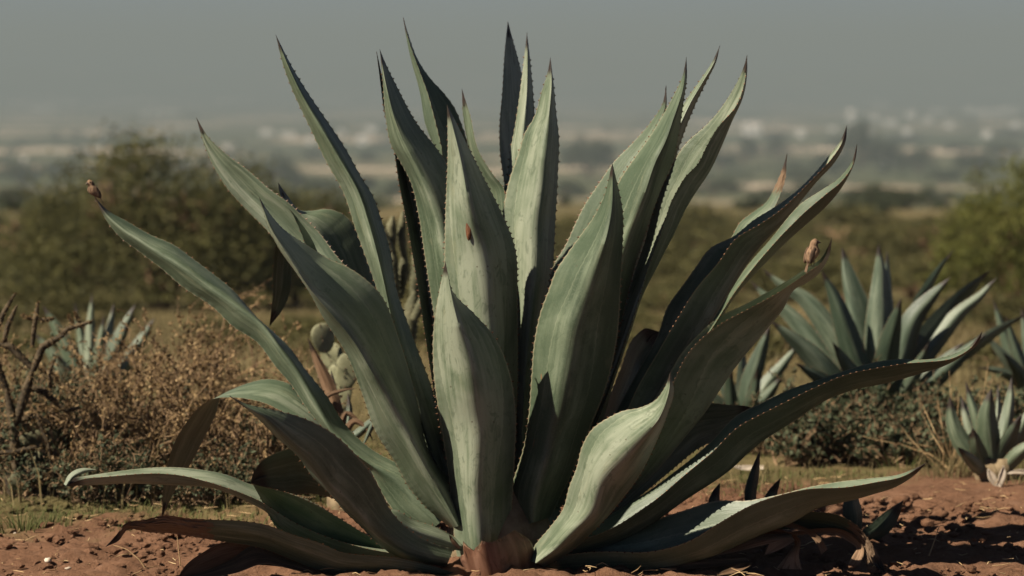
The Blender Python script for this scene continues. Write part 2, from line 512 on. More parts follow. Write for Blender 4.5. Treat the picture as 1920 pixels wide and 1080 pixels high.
# ------------------------------------------------------------------ agave blades
def resample(P, n):
    P = np.asarray(P, float)
    seg = np.linalg.norm(np.diff(P, axis=0), axis=1)
    s = np.concatenate([[0], np.cumsum(seg)])
    tg = np.gradient(P, s, axis=0)
    q = np.linspace(0, s[-1], 600)
    i = np.clip(np.searchsorted(s, q, side='right') - 1, 0, len(P) - 2)
    h = (s[i + 1] - s[i]); u = ((q - s[i]) / h)[:, None]; h = h[:, None]
    D = (2 * u ** 3 - 3 * u ** 2 + 1) * P[i] + (u ** 3 - 2 * u ** 2 + u) * h * tg[i] + (-2 * u ** 3 + 3 * u ** 2) * P[i + 1] + (u ** 3 - u ** 2) * h * tg[i + 1]
    sd = np.concatenate([[0], np.cumsum(np.linalg.norm(np.diff(D, axis=0), axis=1))])
    qq = np.linspace(0, sd[-1], n)
    return np.stack([np.interp(qq, sd, D[:, 0]), np.interp(qq, sd, D[:, 1])], 1)


def blade_mesh(Lw, Rw, Kw, parent, mat, dry=0.0, teeth=True, spine=0.065, thick=1.0, soft=0.34, name="leaf", half=10, tooth=1.0, jag=0.0):
    """A blade from its two margins and its keel line (rows run from tip to base)."""
    n = len(Lw)
    mid = (Lw + Rw) / 2
    arc = np.concatenate([[0], np.cumsum(np.linalg.norm(np.diff(mid, axis=0), axis=1))])
    length = arc[-1]
    t = arc / length
    W = Rw - Lw
    wid = np.linalg.norm(W, axis=1)
    wu = W / (wid[:, None] + 1e-9)
    dn = Kw - mid
    dl = np.linalg.norm(dn, axis=1)
    T = np.gradient(mid, axis=0); T /= np.linalg.norm(T, axis=1)[:, None] + 1e-9
    cr = np.cross(T, wu)
    sgn = np.sign((cr * dn).sum(1).mean() + 1e-9)
    nn = np.where(dl[:, None] > 0.004, dn / (dl[:, None] + 1e-9), cr * sgn)
    # scalloped, slightly wavy margins
    ph = random.random() * 6
    step = 0.028 * (0.8 + 0.5 * random.random())
    cren = cren2 = np.zeros(n)
    if teeth:
        cren = (np.abs(np.sin(arc / step * math.pi + ph)) ** 0.7) * 0.0030 * np.clip(t * 6, 0, 1) * tooth
        cren2 = (np.abs(np.sin(arc / step * math.pi * 1.07 + ph * 2)) ** 0.7) * 0.0030 * np.clip(t * 6, 0, 1) * tooth
    wav = (vnoise(arc * 6 + ph * 10, np.zeros(n), 9) - 0.5) * 0.012 * np.clip(t * 5, 0, 1)
    wav2 = (vnoise(arc * 6 + ph * 17, np.ones(n), 9) - 0.5) * 0.012 * np.clip(t * 5, 0, 1)
    Lw = Lw + nn * wav[:, None]; Rw = Rw + nn * wav2[:, None]
    th = thick * (0.004 + 0.030 * t ** 1.5) * np.clip(t * 9, 0.08, 1)
    th = np.minimum(th, wid * 0.28 + 0.001)
    u = np.linspace(-1, 1, 2 * half - 1)
    u = np.sign(u) * np.abs(u) ** 0.9
    g = (np.sqrt(u * u + soft ** 2) - soft) / (math.sqrt(1 + soft ** 2) - soft)
    drop = 1 - g
    base = Lw[:, None] * ((1 - u) / 2)[None, :, None] + Rw[:, None] * ((1 + u) / 2)[None, :, None]
    ew = np.abs(u) ** 40
    base = base - wu[:, None] * (cren[:, None] * np.where(u < 0, ew, 0)[None])[..., None] + wu[:, None] * (cren2[:, None] * np.where(u > 0, ew, 0)[None])[..., None]
    # uneven keel and faces
    wob = (vnoise(arc * 4.5 + ph * 5, np.full(n, 3.3), 21) - 0.5) * 0.014 * np.clip(t * 4, 0, 1)
    ab = base + (Kw - mid + nn * wob[:, None])[:, None] * drop[None, :, None]
    lump = (vnoise(np.broadcast_to(u[None] * 2.2 + ph * 3, (n, len(u))).copy(), np.broadcast_to(arc[:, None] * 9, (n, len(u))).copy(), 31) - 0.5) * 0.006
    lump = lump * (1 - u[None] ** 2) * np.clip(t * 5, 0, 1)[:, None]
    ab = ab + nn[:, None] * lump[..., None]
    if dry > 0:
        uu_ = np.broadcast_to(u[None] * 6 + ph * 7, (n, len(u))).copy(); aa_ = np.broadcast_to(arc[:, None] * 55, (n, len(u))).copy()
        cr_ = (np.abs(vnoise(uu_, aa_, 51) - 0.5) * 0.022 + (vnoise(uu_ * 2.3, aa_ * 0.4, 52) - 0.5) * 0.014) * (np.clip((dry + 0.03 - arc) / 0.08, 0, 1) * np.clip(wid / 0.06 - 0.25, 0, 1))[:, None]
        ab = ab + nn[:, None] * cr_[..., None]
    if jag > 0:
        k_ = np.clip(1 - arc / 0.06, 0, 1)[:, None] * (vnoise(np.broadcast_to(u[None] * 5 + 3, (n, len(u))).copy(), np.zeros((n, len(u))), 61) - 0.5)
        ab = ab + T[:, None] * (k_ * jag)[..., None]
    ad = ab - nn[:, None] * (th[:, None] * (1 - np.abs(u)[None] ** 3) + 0.0012 * (1 - u[None] ** 10))[..., None]
    ring = np.concatenate([ab, ad[:, -2:0:-1]], 1)
    m = ring.shape[1]
    V = ring.reshape(-1, 3)
    uu = np.concatenate([(u + 1) / 2, (u[-2:0:-1] + 1) / 2])
    uvA = np.stack([np.broadcast_to(uu[None], (n, m)), np.broadcast_to(arc[:, None], (n, m))], -1).reshape(-1, 2)
    uvB = np.stack([np.broadcast_to((arc if spine > 0 else arc + 1.0)[:, None], (n, m)), np.broadcast_to((arc - dry)[:, None], (n, m))], -1).reshape(-1, 2)
    i = np.arange(n - 1)[:, None] * m; j = np.arange(m)[None]; k = (j + 1) % m
    F = np.stack([i + j, i + k, i + m + k, i + m + j], -1).reshape(-1, 4)
    # close both ends with strips between the two faces
    h = 2 * half - 1
    caps = []
    for r in (0, n - 1):
        for q in range(h - 1):
            a0 = r * m + q; a1 = r * m + q + 1
            b0 = r * m + (m - q) % m; b1 = r * m + (m - q - 1) % m
            if q == 0: caps.append([a0, a1, b1, b1])
            elif q == h - 2: caps.append([a0, a1, b0, b0])
            else: caps.append([a0, a1, b1, b0])
    faces = F.tolist() + [list(dict.fromkeys(c)) for c in caps]
    o = mk(name, V, faces, mat, parent, True, {"blade": uvA, "wear": uvB}, sharp=55)
    if teeth:
        TV = []; TF = []
        for side, mg, dirn in ((0, Lw, -wu), (1, Rw, wu)):
            per = step if side == 0 else step / 1.07
            off = (ph if side == 0 else ph * 2) / math.pi * per
            pos = np.arange(0.07 + random.random() * 0.02, length * 0.93, per)
            for s0 in pos:
                # teeth stand on the scallops
                s1 = (math.floor((s0 + off) / per) + 0.5) * per - off
                if s1 < 0.06 or s1 > length * 0.95: continue
                q = int(np.searchsorted(arc, s1)); q = min(max(q, 1), n - 2)
                if wid[q] < 0.02: continue
                ln = tooth * random.uniform(0.003, 0.0125) * (1 - 0.4 * abs(t[q] - 0.5)) * min(1.0, 0.35 + t[q] * 2.2) * random.uniform(.6, 1.0)
                p = mg[q] + dirn[q] * 0.003 * tooth; d = dirn[q] - T[q] * random.uniform(-0.1, 0.7)
                d = d / np.linalg.norm(d)
                bw = 0.0042 * tooth
                kk = len(TV)
                TV += [p - T[q] * bw - dirn[q] * 0.002, p + T[q] * bw - dirn[q] * 0.002, p + nn[q] * 0.0022 - dirn[q] * 0.002, p - nn[q] * 0.0022 - dirn[q] * 0.002, p + d * ln]
                TF += [[kk, kk + 2, kk + 4], [kk + 2, kk + 1, kk + 4], [kk + 1, kk + 3, kk + 4], [kk + 3, kk, kk + 4]]
        if TV:
            to = mk("marginal_teeth", np.array(TV), TF, M['tooth'], None, False)
            to.parent = o
            off = np.array(parent.location)
            to.data.transform(Matrix.Translation(-Vector(off)))
            to["kind"] = "stuff"
    if spine > 0:
        q = int(np.searchsorted(arc, spine)); q = max(q, 3)
        cen = (mid[:q + 1] + nn[:q + 1] * dl[:q + 1, None] * 0.45)
        rr = 0.0006 + 0.0034 * (arc[:q + 1] / spine)
        rr[-1] *= 0.4
        tv, tf = tube(cen, rr, 8)
        so = mk("terminal_spine", tv, tf, M['spine'], None, True)
        so.parent = o
        so.data.transform(Matrix.Translation(-Vector(np.array(parent.location))))
    return o


def prof_depth(t):
    return np.clip(t / 0.22, 0, 1) ** 0.8 * (1 - 0.2 * t)


def blade(parent, Lp, Rp, Kp=None, y=(0, 0), a=(0.05, 0.05, -0.05), p=1.0, mat='leaf', blunt=False, **kw):
    ln = np.linalg.norm(np.diff(np.asarray(Lp, float), axis=0), axis=1).sum()
    n = int(min(max(ln / 2.8, 40), 330))
    Lq = resample(Lp, n); Rq = resample(Rp, n)
    Kq = resample(Kp, n) if Kp is not None else (Lq + Rq) / 2
    t = np.linspace(0, 1, n)
    Yc = y[1] + (y[0] - y[1]) * t ** p
    s = prof_depth(t) if not blunt else np.ones(n)
    Lw = at(Lq[:, 0], Lq[:, 1], Yc + a[0] * s)
    Rw = at(Rq[:, 0], Rq[:, 1], Yc + a[1] * s)
    Kw = at(Kq[:, 0], Kq[:, 1], Yc + a[2] * s)
    return blade_mesh(Lw, Rw, Kw, parent, M[mat], **kw)


def quick(parent, sp, w, y=(0, 0), keel=0.35, slant=0.0, kx=0.12, mat='leaf_bg', n=None, **kw):
    """A smaller blade from its mid line (tip to base) and greatest width."""
    ln = np.linalg.norm(np.diff(np.asarray(sp, float), axis=0), axis=1).sum()
    n = n or int(min(max(ln / 5, 24), 90))
    C = resample(sp, n)
    t = np.linspace(0, 1, n)
    T = np.gradient(C, axis=0); T /= np.linalg.norm(T, axis=1)[:, None] + 1e-9
    Pn = np.stack([T[:, 1], -T[:, 0]], 1)
    if Pn[:, 0].mean() < 0: Pn = -Pn
    pr = (1 - (1 - np.minimum(t / 0.55, 1)) ** 1.8) * (1 - 0.25 * np.clip((t - 0.55) / 0.45, 0, 1))
    hw = w / 2 * pr
    Lq = C - Pn * hw[:, None]; Rq = C + Pn * hw[:, None]; Kq = C + Pn * hw[:, None] * kx
    Yc = y[1] + (y[0] - y[1]) * t
    dist = (Yc - CAM[1]).mean()
    real = w * pr * dist / FPX
    Lw = at(Lq[:, 0], Lq[:, 1], Yc - slant * real)
    Rw = at(Rq[:, 0], Rq[:, 1], Yc + slant * real)
    Kw = at(Kq[:, 0], Kq[:, 1], Yc - keel * real)
    kw.setdefault('half', 5)
    return blade_mesh(Lw, Rw, Kw, parent, M[mat], **kw)


def ellip(c, r, seg=12, rings=8, rot=None):
    th = np.linspace(0.02, math.pi - 0.02, rings)
    ph = np.arange(seg) / seg * 2 * math.pi
    P = np.stack([np.sin(th)[:, None] * np.cos(ph)[None], np.sin(th)[:, None] * np.sin(ph)[None], np.broadcast_to(np.cos(th)[:, None], (rings, seg))], -1).reshape(-1, 3) * np.array(r)
    if rot is not None: P = P @ np.array(rot).T
    i = np.arange(rings - 1)[:, None] * seg; j = np.arange(seg)[None]; k = (j + 1) % seg
    F = np.stack([i + j, i + k, i + seg + k, i + seg + j], -1).reshape(-1, 4)
    return P + np.array(c), F


def rotm(ax, ang):
    return np.array(Matrix.Rotation(ang, 3, ax))


# ------------------------------------------------------------------ the great agave
base = at1(945, 1040, -0.05)
AG = thing("agave", (float(base[0]), float(base[1]), 0.0), "huge grey green agave with tall fanned leaves, two small birds perched on it", "agave")

LEAVES = [
    # back blades first
    dict(Lp=[(952,40),(947,90),(942,175),(937,240),(938,285),(946,345),(950,450),(945,600),(940,900)],
         Rp=[(952,40),(963,80),(976,130),(990,200),(1000,300),(1005,450),(1000,600),(985,900)], y=(.14,.55), a=(-.07,.09,.04)),
    dict(Lp=[(988,60),(985,90),(976,170),(966,240),(958,282),(952,330),(945,362),(942,395),(945,480),(950,600),(950,900)],
         Rp=[(988,60),(994,115),(999,175),(1002,225),(1005,300),(1010,420),(1010,600),(1000,900)],
         Kp=[(988,60),(989,115),(988,170),(982,240),(978,300),(975,420),(975,600),(975,900)], y=(.10,.32), a=(.05,.05,-.03)),
    dict(Lp=[(866,167),(867,200),(872,240),(885,300),(905,360),(920,450),(930,600),(930,900)],
         Rp=[(866,167),(881,215),(896,280),(926,330),(943,352),(947,390),(955,500),(960,650),(960,900)], y=(.12,.22), a=(.07,-.04,0)),
    dict(Lp=[(756,32),(766,75),(785,130),(800,172),(811,212),(826,272),(840,330),(870,450),(890,600),(900,900)],
         Rp=[(756,32),(766,66),(781,105),(811,150),(832,173),(852,200),(867,235),(885,300),(905,420),(915,600),(920,900)],
         Kp=[(756,32),(762,72),(775,130),(790,180),(801,235),(821,281),(834,302),(850,380),(870,480),(880,600),(890,900)], y=(.12,.32), a=(-.05,.11,0)),
    dict(Lp=[(706,96),(714,160),(722,215),(737,270),(750,350),(764,420),(778,500),(795,610),(815,740),(835,860),(850,960)],
         Rp=[(706,96),(722,170),(745,260),(780,350),(805,450),(820,560),(840,700),(860,850),(880,960)], y=(.04,.08), a=(-.04,-.02,.06)),
    dict(Lp=[(505,612),(511,560),(513,500),(520,455),(545,430),(590,470),(680,640),(800,880)],
         Rp=[(505,612),(530,580),(545,540),(547,505),(555,480),(575,475),(610,530),(690,700),(790,900)], y=(.2,.45), a=(-.05,.05,.03)),
    dict(Lp=[(521,342),(528,372),(545,395),(560,425),(590,500),(650,600),(740,760),(820,900)],
         Rp=[(521,342),(540,368),(562,394),(585,395),(612,392),(645,403),(672,440),(700,520),(740,620),(800,780),(860,920)], y=(.22,.16), a=(-.12,.14,.03)),
    dict(Lp=[(1236,622),(1210,616),(1190,632),(1165,690),(1120,800),(1060,930)],
         Rp=[(1236,622),(1232,650),(1215,680),(1190,740),(1140,850),(1070,950)], y=(.1,.32), a=(-.05,.05,.04)),
    # centre right
    dict(Lp=[(1249,160),(1242,195),(1220,230),(1185,270),(1150,306),(1125,342),(1096,386),(1081,416),(1061,460),(1040,495),(1025,560),(1010,700),(1000,900)],
         Rp=[(1249,160),(1250,200),(1240,260),(1215,330),(1190,400),(1175,480),(1160,600),(1120,750),(1050,930)], y=(.0,-.16), a=(.05,-.03,-.03)),
    dict(Lp=[(1350,85),(1335,117),(1310,155),(1286,190),(1265,230),(1240,300),(1200,420),(1150,600),(1050,900)],
         Rp=[(1350,85),(1343,115),(1326,150),(1306,190),(1287,235),(1272,278),(1250,350),(1210,480),(1150,680),(1070,900)], y=(.08,.22), a=(.06,.07,-.03)),
    dict(Lp=[(1287,107),(1280,142),(1260,186),(1240,222),(1215,262),(1190,297),(1160,342),(1140,400),(1120,480),(1095,600),(1060,760),(1020,940)],
         Rp=[(1287,107),(1288,142),(1281,192),(1272,250),(1262,300),(1242,347),(1215,420),(1190,500),(1165,600),(1120,780),(1060,950)],
         Kp=[(1287,107),(1281,165),(1262,225),(1248,265),(1230,302),(1206,370),(1180,437),(1155,520),(1125,640),(1090,780),(1040,950)], y=(-.06,-.36), a=(.08,.09,-.07)),
    dict(Lp=[(1401,103),(1392,132),(1370,176),(1345,211),(1320,236),(1286,266),(1265,296),(1250,332),(1240,352),(1215,430),(1180,540),(1120,720),(1050,920)],
         Rp=[(1401,103),(1397,145),(1380,200),(1346,241),(1321,276),(1306,306),(1286,331),(1270,361),(1259,382),(1246,418),(1225,480),(1190,590),(1130,760),(1060,940)],
         Kp=[(1401,103),(1400,137),(1391,185),(1371,231),(1346,281),(1321,331),(1296,381),(1271,431),(1242,477),(1216,527),(1203,560),(1175,642),(1142,740),(1080,950)], y=(.02,-.3), a=(.09,-.06,.02)),
    dict(Lp=[(1476,287),(1465,322),(1455,346),(1435,381),(1415,396),(1386,420),(1376,438),(1340,520),(1270,650),(1150,850),(1070,940)],
         Rp=[(1476,287),(1471,340),(1453,386),(1430,430),(1400,490),(1350,590),(1270,730),(1090,945)], y=(.06,.10), a=(.07,-.03,0), dry=.15),
    dict(Lp=[(1588,235),(1575,266),(1555,291),(1525,326),(1495,356),(1455,386),(1416,411),(1376,443),(1331,466),(1305,500),(1280,535),(1250,576),(1230,631),(1200,686),(1170,742),(1110,860),(1060,950)],
         Rp=[(1588,235),(1578,268),(1560,295),(1530,330),(1500,362),(1462,393),(1422,420),(1378,447),(1345,490),(1305,537),(1272,590),(1241,645),(1200,720),(1150,820),(1080,955)],
         Kp=[(1588,235),(1586,262),(1566,301),(1531,341),(1496,381),(1470,415),(1430,460),(1385,520),(1350,580),(1300,660),(1240,760),(1170,860),(1100,965)], y=(-.03,-.2), a=(.13,-.08,.02)),
    dict(Lp=[(1607,270),(1595,306),(1575,331),(1540,356),(1505,381),(1485,401),(1450,440),(1400,500),(1350,580),(1290,680),(1210,800),(1110,950)],
         Rp=[(1607,270),(1598,312),(1580,338),(1548,365),(1515,395),(1495,415),(1462,447),(1430,482),(1380,545),(1330,620),(1260,730),(1180,850),(1110,960)],
         Kp=[(1607,270),(1606,287),(1581,346),(1551,386),(1521,416),(1481,451),(1436,491),(1401,526),(1385,545),(1350,600),(1300,690),(1220,810),(1130,965)], y=(-.08,-.5), a=(.09,-.07,.02)),
    dict(Lp=[(1420,768),(1405,763),(1361,759),(1331,756),(1291,756),(1260,790),(1210,860),(1120,960),(1040,990)],
         Rp=[(1420,768),(1400,785),(1360,815),(1310,840),(1260,880),(1200,930),(1130,985),(1040,1010)], y=(-.05,.02), a=(-.05,.05,.02)),
    dict(Lp=[(1560,445),(1552,464),(1537,487),(1515,501),(1480,524),(1455,539),(1396,570),(1346,595),(1306,630),(1280,660),(1245,720),(1200,790),(1110,950)],
         Rp=[(1560,445),(1553,468),(1540,492),(1519,507),(1485,531),(1460,547),(1400,579),(1350,606),(1312,640),(1288,668),(1250,735),(1200,820),(1115,965)],
         Kp=[(1560,445),(1556,476),(1537,511),(1512,531),(1492,541),(1466,581),(1436,616),(1406,651),(1381,686),(1356,726),(1310,790),(1240,870),(1130,975)], y=(-.10,-.62), a=(.11,-.08,.15)),
    # low right
    dict(Lp=[(1842,621),(1820,646),(1780,666),(1740,673),(1680,673),(1630,681),(1580,696),(1530,713),(1480,731),(1430,756),(1380,782),(1330,831),(1280,876),(1200,930),(1100,985),(1010,1005)],
         Rp=[(1842,621),(1822,650),(1785,672),(1740,679),(1690,682),(1630,691),(1590,700),(1530,724),(1480,748),(1430,776),(1380,804),(1330,852),(1280,897),(1210,950),(1110,1005),(1010,1025)],
         Kp=[(1842,621),(1836,641),(1806,666),(1771,686),(1721,701),(1661,716),(1591,731),(1541,751),(1496,781),(1446,816),(1406,846),(1366,881),(1311,921),(1220,985),(1130,1025),(1020,1050)], y=(-.2,-.6), a=(.13,-.1,.03)),
    dict(Lp=[(1662,1082),(1652,1050),(1631,1015),(1611,990),(1581,970),(1531,960),(1480,964),(1400,985),(1300,1020),(1150,1050)],
         Rp=[(1662,1082),(1631,1066),(1611,1031),(1581,1006),(1531,996),(1481,991),(1420,1005),(1330,1046),(1180,1072)], y=(-.2,-.38), a=(-.06,.07,.03), dry=.22),
    dict(Lp=[(1737,868),(1690,888),(1630,896),(1560,906),(1505,914),(1460,926),(1405,938),(1340,941),(1280,960),(1200,985),(1110,1005),(1005,1025)],
         Rp=[(1737,868),(1692,893),(1640,903),(1580,912),(1505,920),(1455,930),(1405,947),(1350,976),(1300,1011),(1260,1027),(1210,1037),(1150,1035),(1100,1035),(1005,1045)],
         Kp=[(1737,868),(1721,885),(1681,911),(1631,928),(1581,942),(1531,955),(1480,980),(1405,1012),(1330,1046),(1280,1058),(1200,1068),(1100,1074),(1005,1078)], y=(-.16,-.8), a=(.13,-.08,.03)),
    # centre
    dict(Lp=[(1032,107),(1027,135),(1015,175),(1001,222),(987,245),(972,290),(955,340),(944,395),(940,470),(945,600),(955,800),(955,970)],
         Rp=[(1032,107),(1037,150),(1042,210),(1047,260),(1045,325),(1042,390),(1038,465),(1033,530),(1020,650),(1000,800),(985,970)],
         Kp=[(1032,107),(1034,150),(1030,210),(1022,280),(1015,345),(1006,410),(1000,530),(985,700),(972,970)], y=(-.02,.05), a=(.07,.08,-.06)),
    dict(Lp=[(712,92),(718,150),(724,220),(735,275),(752,305),(768,335),(785,400),(793,450),(805,530),(818,620),(835,760),(850,900),(862,985)],
         Rp=[(712,92),(720,112),(745,165),(780,230),(820,282),(850,330),(885,420),(905,520),(915,640),(915,800),(905,985)],
         Kp=[(712,92),(722,150),(750,250),(785,320),(820,400),(838,480),(850,600),(865,760),(880,985)], y=(-.05,-.12), a=(.08,.09,-.07)),
    dict(Lp=[(838,195),(840,280),(836,400),(834,480),(832,600),(845,750),(860,880),(880,1000)],
         Rp=[(838,195),(870,260),(902,325),(940,400),(965,465),(969,560),(970,700),(964,850),(955,990)],
         Kp=[(838,195),(862,290),(882,400),(905,500),(915,600),(915,800),(915,1000)], y=(-.1,-.3), a=(.08,.09,-.07)),
    dict(Lp=[(835,490),(824,545),(815,600),(814,700),(828,800),(843,900),(848,960),(858,1050)],
         Rp=[(835,490),(848,545),(890,590),(925,630),(955,700),(966,780),(964,860),(960,930),(952,1050)],
         Kp=[(835,490),(848,560),(880,690),(896,800),(894,900),(902,1050)], y=(-.24,-.5), a=(.09,.10,-.07)),
    dict(Lp=[(1148,305),(1132,370),(1115,405),(1090,440),(1065,475),(1042,510),(1031,540),(1013,590),(1003,640),(997,715),(992,780),(982,840),(970,880),(960,912),(964,958),(980,985)],
         Rp=[(1148,305),(1152,322),(1161,362),(1167,397),(1167,452),(1163,532),(1155,640),(1131,740),(1106,800),(1081,865),(1031,970)],
         Kp=[(1148,305),(1149,350),(1146,400),(1138,440),(1122,490),(1105,540),(1081,605),(1066,690),(1051,765),(1036,820),(1021,880),(1002,955),(1000,980)], y=(-.17,-.48), a=(.08,.09,-.07)),
    # left
    dict(Lp=[(517,65),(530,118),(546,162),(580,235),(612,302),(645,362),(667,428),(700,520),(725,600),(760,720),(800,850),(835,950)],
         Rp=[(517,65),(550,130),(582,182),(616,232),(646,277),(676,331),(697,365),(716,418),(731,470),(742,540),(758,590),(782,655),(805,715),(832,800),(855,910),(870,960)],
         Kp=[(517,65),(538,118),(565,175),(600,235),(635,295),(672,360),(692,420),(718,520),(735,600),(765,700),(805,830),(850,955)], y=(0,.12), a=(.06,.08,-.05)),
    dict(Lp=[(368,220),(380,262),(396,302),(426,352),(466,396),(500,430),(545,490),(600,560),(680,680),(760,820),(820,930)],
         Rp=[(368,220),(390,256),(426,291),(466,321),(506,356),(541,381),(567,406),(597,436),(627,476),(655,510),(700,600),(760,720),(820,830),(860,920)],
         y=(0,.16), a=(.03,.0,.03)),
    dict(Lp=[(303,972),(308,900),(316,866),(326,833),(346,798),(376,762),(400,748),(432,745),(465,748),(500,757),(530,772),(580,800),(640,850),(720,920),(800,980)],
         Rp=[(303,972),(330,915),(358,868),(383,820),(405,775),(415,742),(440,728),(467,718),(500,711),(540,719),(580,750),(640,815),(720,890),(820,950)], y=(.02,.16), a=(-.09,.10,.02)),
    dict(Lp=[(180,372),(192,400),(222,441),(262,472),(302,502),(342,537),(400,576),(436,611),(482,642),(517,687),(547,722),(577,767),(607,802),(640,835),(695,882),(720,930),(745,965),(800,1000)],
         Rp=[(180,372),(200,393),(236,414),(281,440),(326,460),(362,486),(402,516),(432,540),(487,600),(512,622),(545,655),(570,690),(610,740),(650,800),(700,845),(742,868),(800,905),(850,950)],
         Kp=[(180,372),(196,397),(230,428),(272,456),(330,490),(400,540),(460,585),(487,605),(530,660),(560,700),(590,750),(625,810),(690,865),(750,900),(830,975)], y=(-.12,.12), a=(.02,.10,-.03)),
    dict(Lp=[(486,370),(505,430),(521,462),(556,512),(578,545),(607,597),(652,667),(678,735),(706,812),(740,865),(766,912),(800,952),(845,990)],
         Rp=[(486,370),(507,402),(532,430),(576,460),(616,485),(650,500),(707,545),(752,650),(780,745),(810,858),(852,907),(880,970)],
         Kp=[(486,370),(510,428),(545,482),(590,545),(627,585),(668,635),(702,692),(732,745),(768,810),(800,870),(835,930),(862,985)], y=(-.18,-.55), a=(.06,.30,-.09)),
    dict(Lp=[(470,905),(475,887),(495,862),(520,849),(552,841),(600,870),(680,930),(780,1000)],
         Rp=[(470,905),(490,915),(515,925),(540,930),(570,925),(610,930),(690,970),(780,1015)], y=(-.05,-.3), a=(-.08,.08,.02)),
    dict(Lp=[(121,912),(130,900),(160,892),(190,887),(250,880),(310,876),(370,880),(425,890),(467,906),(520,918),(548,927),(597,950),(642,978),(690,1005),(760,1030)],
         Rp=[(121,912),(150,900),(200,893),(250,888),(300,888),(342,892),(383,902),(411,910),(455,925),(494,942),(540,970),(600,1000),(680,1025),(755,1040)],
         Kp=[(121,912),(200,908),(275,908),(350,908),(400,913),(440,928),(475,945),(497,957),(530,990),(580,1020),(650,1040),(750,1050)], y=(-.25,-.75), a=(.09,-.08,.0)),
    dict(Lp=[(474,908),(545,927),(597,950),(640,975),(690,1005),(740,1030)],
         Rp=[(474,908),(495,945),(510,975),(528,998),(580,1022),(650,1045),(730,1060)],
         Kp=[(474,908),(515,948),(550,985),(585,1012),(650,1030),(735,1045)], y=(-.3,-.62), a=(.04,.08,.10), mat='leaf_green', spine=0),
    dict(Lp=[(430,742),(462,757),(500,766),(522,771),(582,791),(627,817),(657,842),(692,882),(712,917),(732,957),(772,997),(806,1016),(850,1030)],
         Rp=[(430,742),(456,762),(481,782),(521,822),(561,857),(587,892),(626,932),(646,957),(681,992),(716,1027),(750,1047),(790,1060),(835,1065)],
         Kp=[(430,742),(460,763),(497,786),(540,828),(583,868),(616,912),(645,938),(685,980),(725,1014),(762,1036),(840,1055)], y=(-.28,-.85), a=(-.02,.06,-.05)),
    dict(Lp=[(198,1025),(218,1003),(236,981),(270,975),(310,967),(350,972),(400,975),(450,977),(500,985),(550,1004),(600,1019),(640,1036),(690,1042),(730,1045),(790,1056),(860,1077)],
         Rp=[(198,1025),(222,1014),(238,994),(280,998),(325,1000),(362,1006),(425,1016),(490,1027),(540,1046),(590,1066),(640,1078),(720,1086),(850,1092)], y=(-.35,-.7), a=(-.05,.07,-.02), dry=.40),
    dict(Lp=[(1257,697),(1247,726),(1230,750),(1200,765),(1170,771),(1140,785),(1111,806),(1093,836),(1081,880),(1068,912),(1056,955),(1031,990),(1006,1020),(988,1050)],
         Rp=[(1257,697),(1263,732),(1251,776),(1231,826),(1201,886),(1161,941),(1111,996),(1066,1036),(1020,1062)],
         Kp=[(1257,697),(1254,735),(1235,785),(1200,823),(1162,862),(1132,895),(1106,963),(1070,1000),(1040,1030),(1005,1056)], y=(-.3,-.8), a=(.08,.09,-.07)),
    # small bases between the big ones
    dict(Lp=[(985,860),(962,900),(945,950),(935,1000),(930,1062)], Rp=[(985,860),(1020,900),(1050,950),(1062,1000),(1060,1062)], y=(-.14,-.06), a=(.03,.05,-.02), spine=0, teeth=False),
    dict(Lp=[(700,960),(735,955),(775,975),(820,990),(865,1015)], Rp=[(700,960),(740,990),(790,1015),(830,1028),(868,1032)], y=(-.22,-.45), a=(.04,-.02,-.03), spine=0),
]
for sp in LEAVES:
    blade(AG, **sp)
# healed brown wounds on two blades
for px_, py_, Y_, r_, tilt in [(880, 424, -.298, (.012, .008, .050), .06), (574, 524, -.525, (.008, .010, .034), -.55)]:
    ev, ef = ellip((0, 0, 0), r_, 14, 12, rotm('Y', tilt))
    ev = ev * (1 + .12 * vnoise(ev[:, 0] * 300, ev[:, 2] * 120, 5))[:, None]
    so = mk("scar", at1(px_, py_, Y_) + ev, ef, M['scar'], AG)
    so["label"] = "sunken brown scar on the leaf face"
# curled-back end of the low left blade
quick(AG, [(182,881),(155,883),(134,893),(123,910)], 12, y=(-.74,-.72), keel=0.2, mat='leaf', teeth=False, spine=0, name="curled_tip")
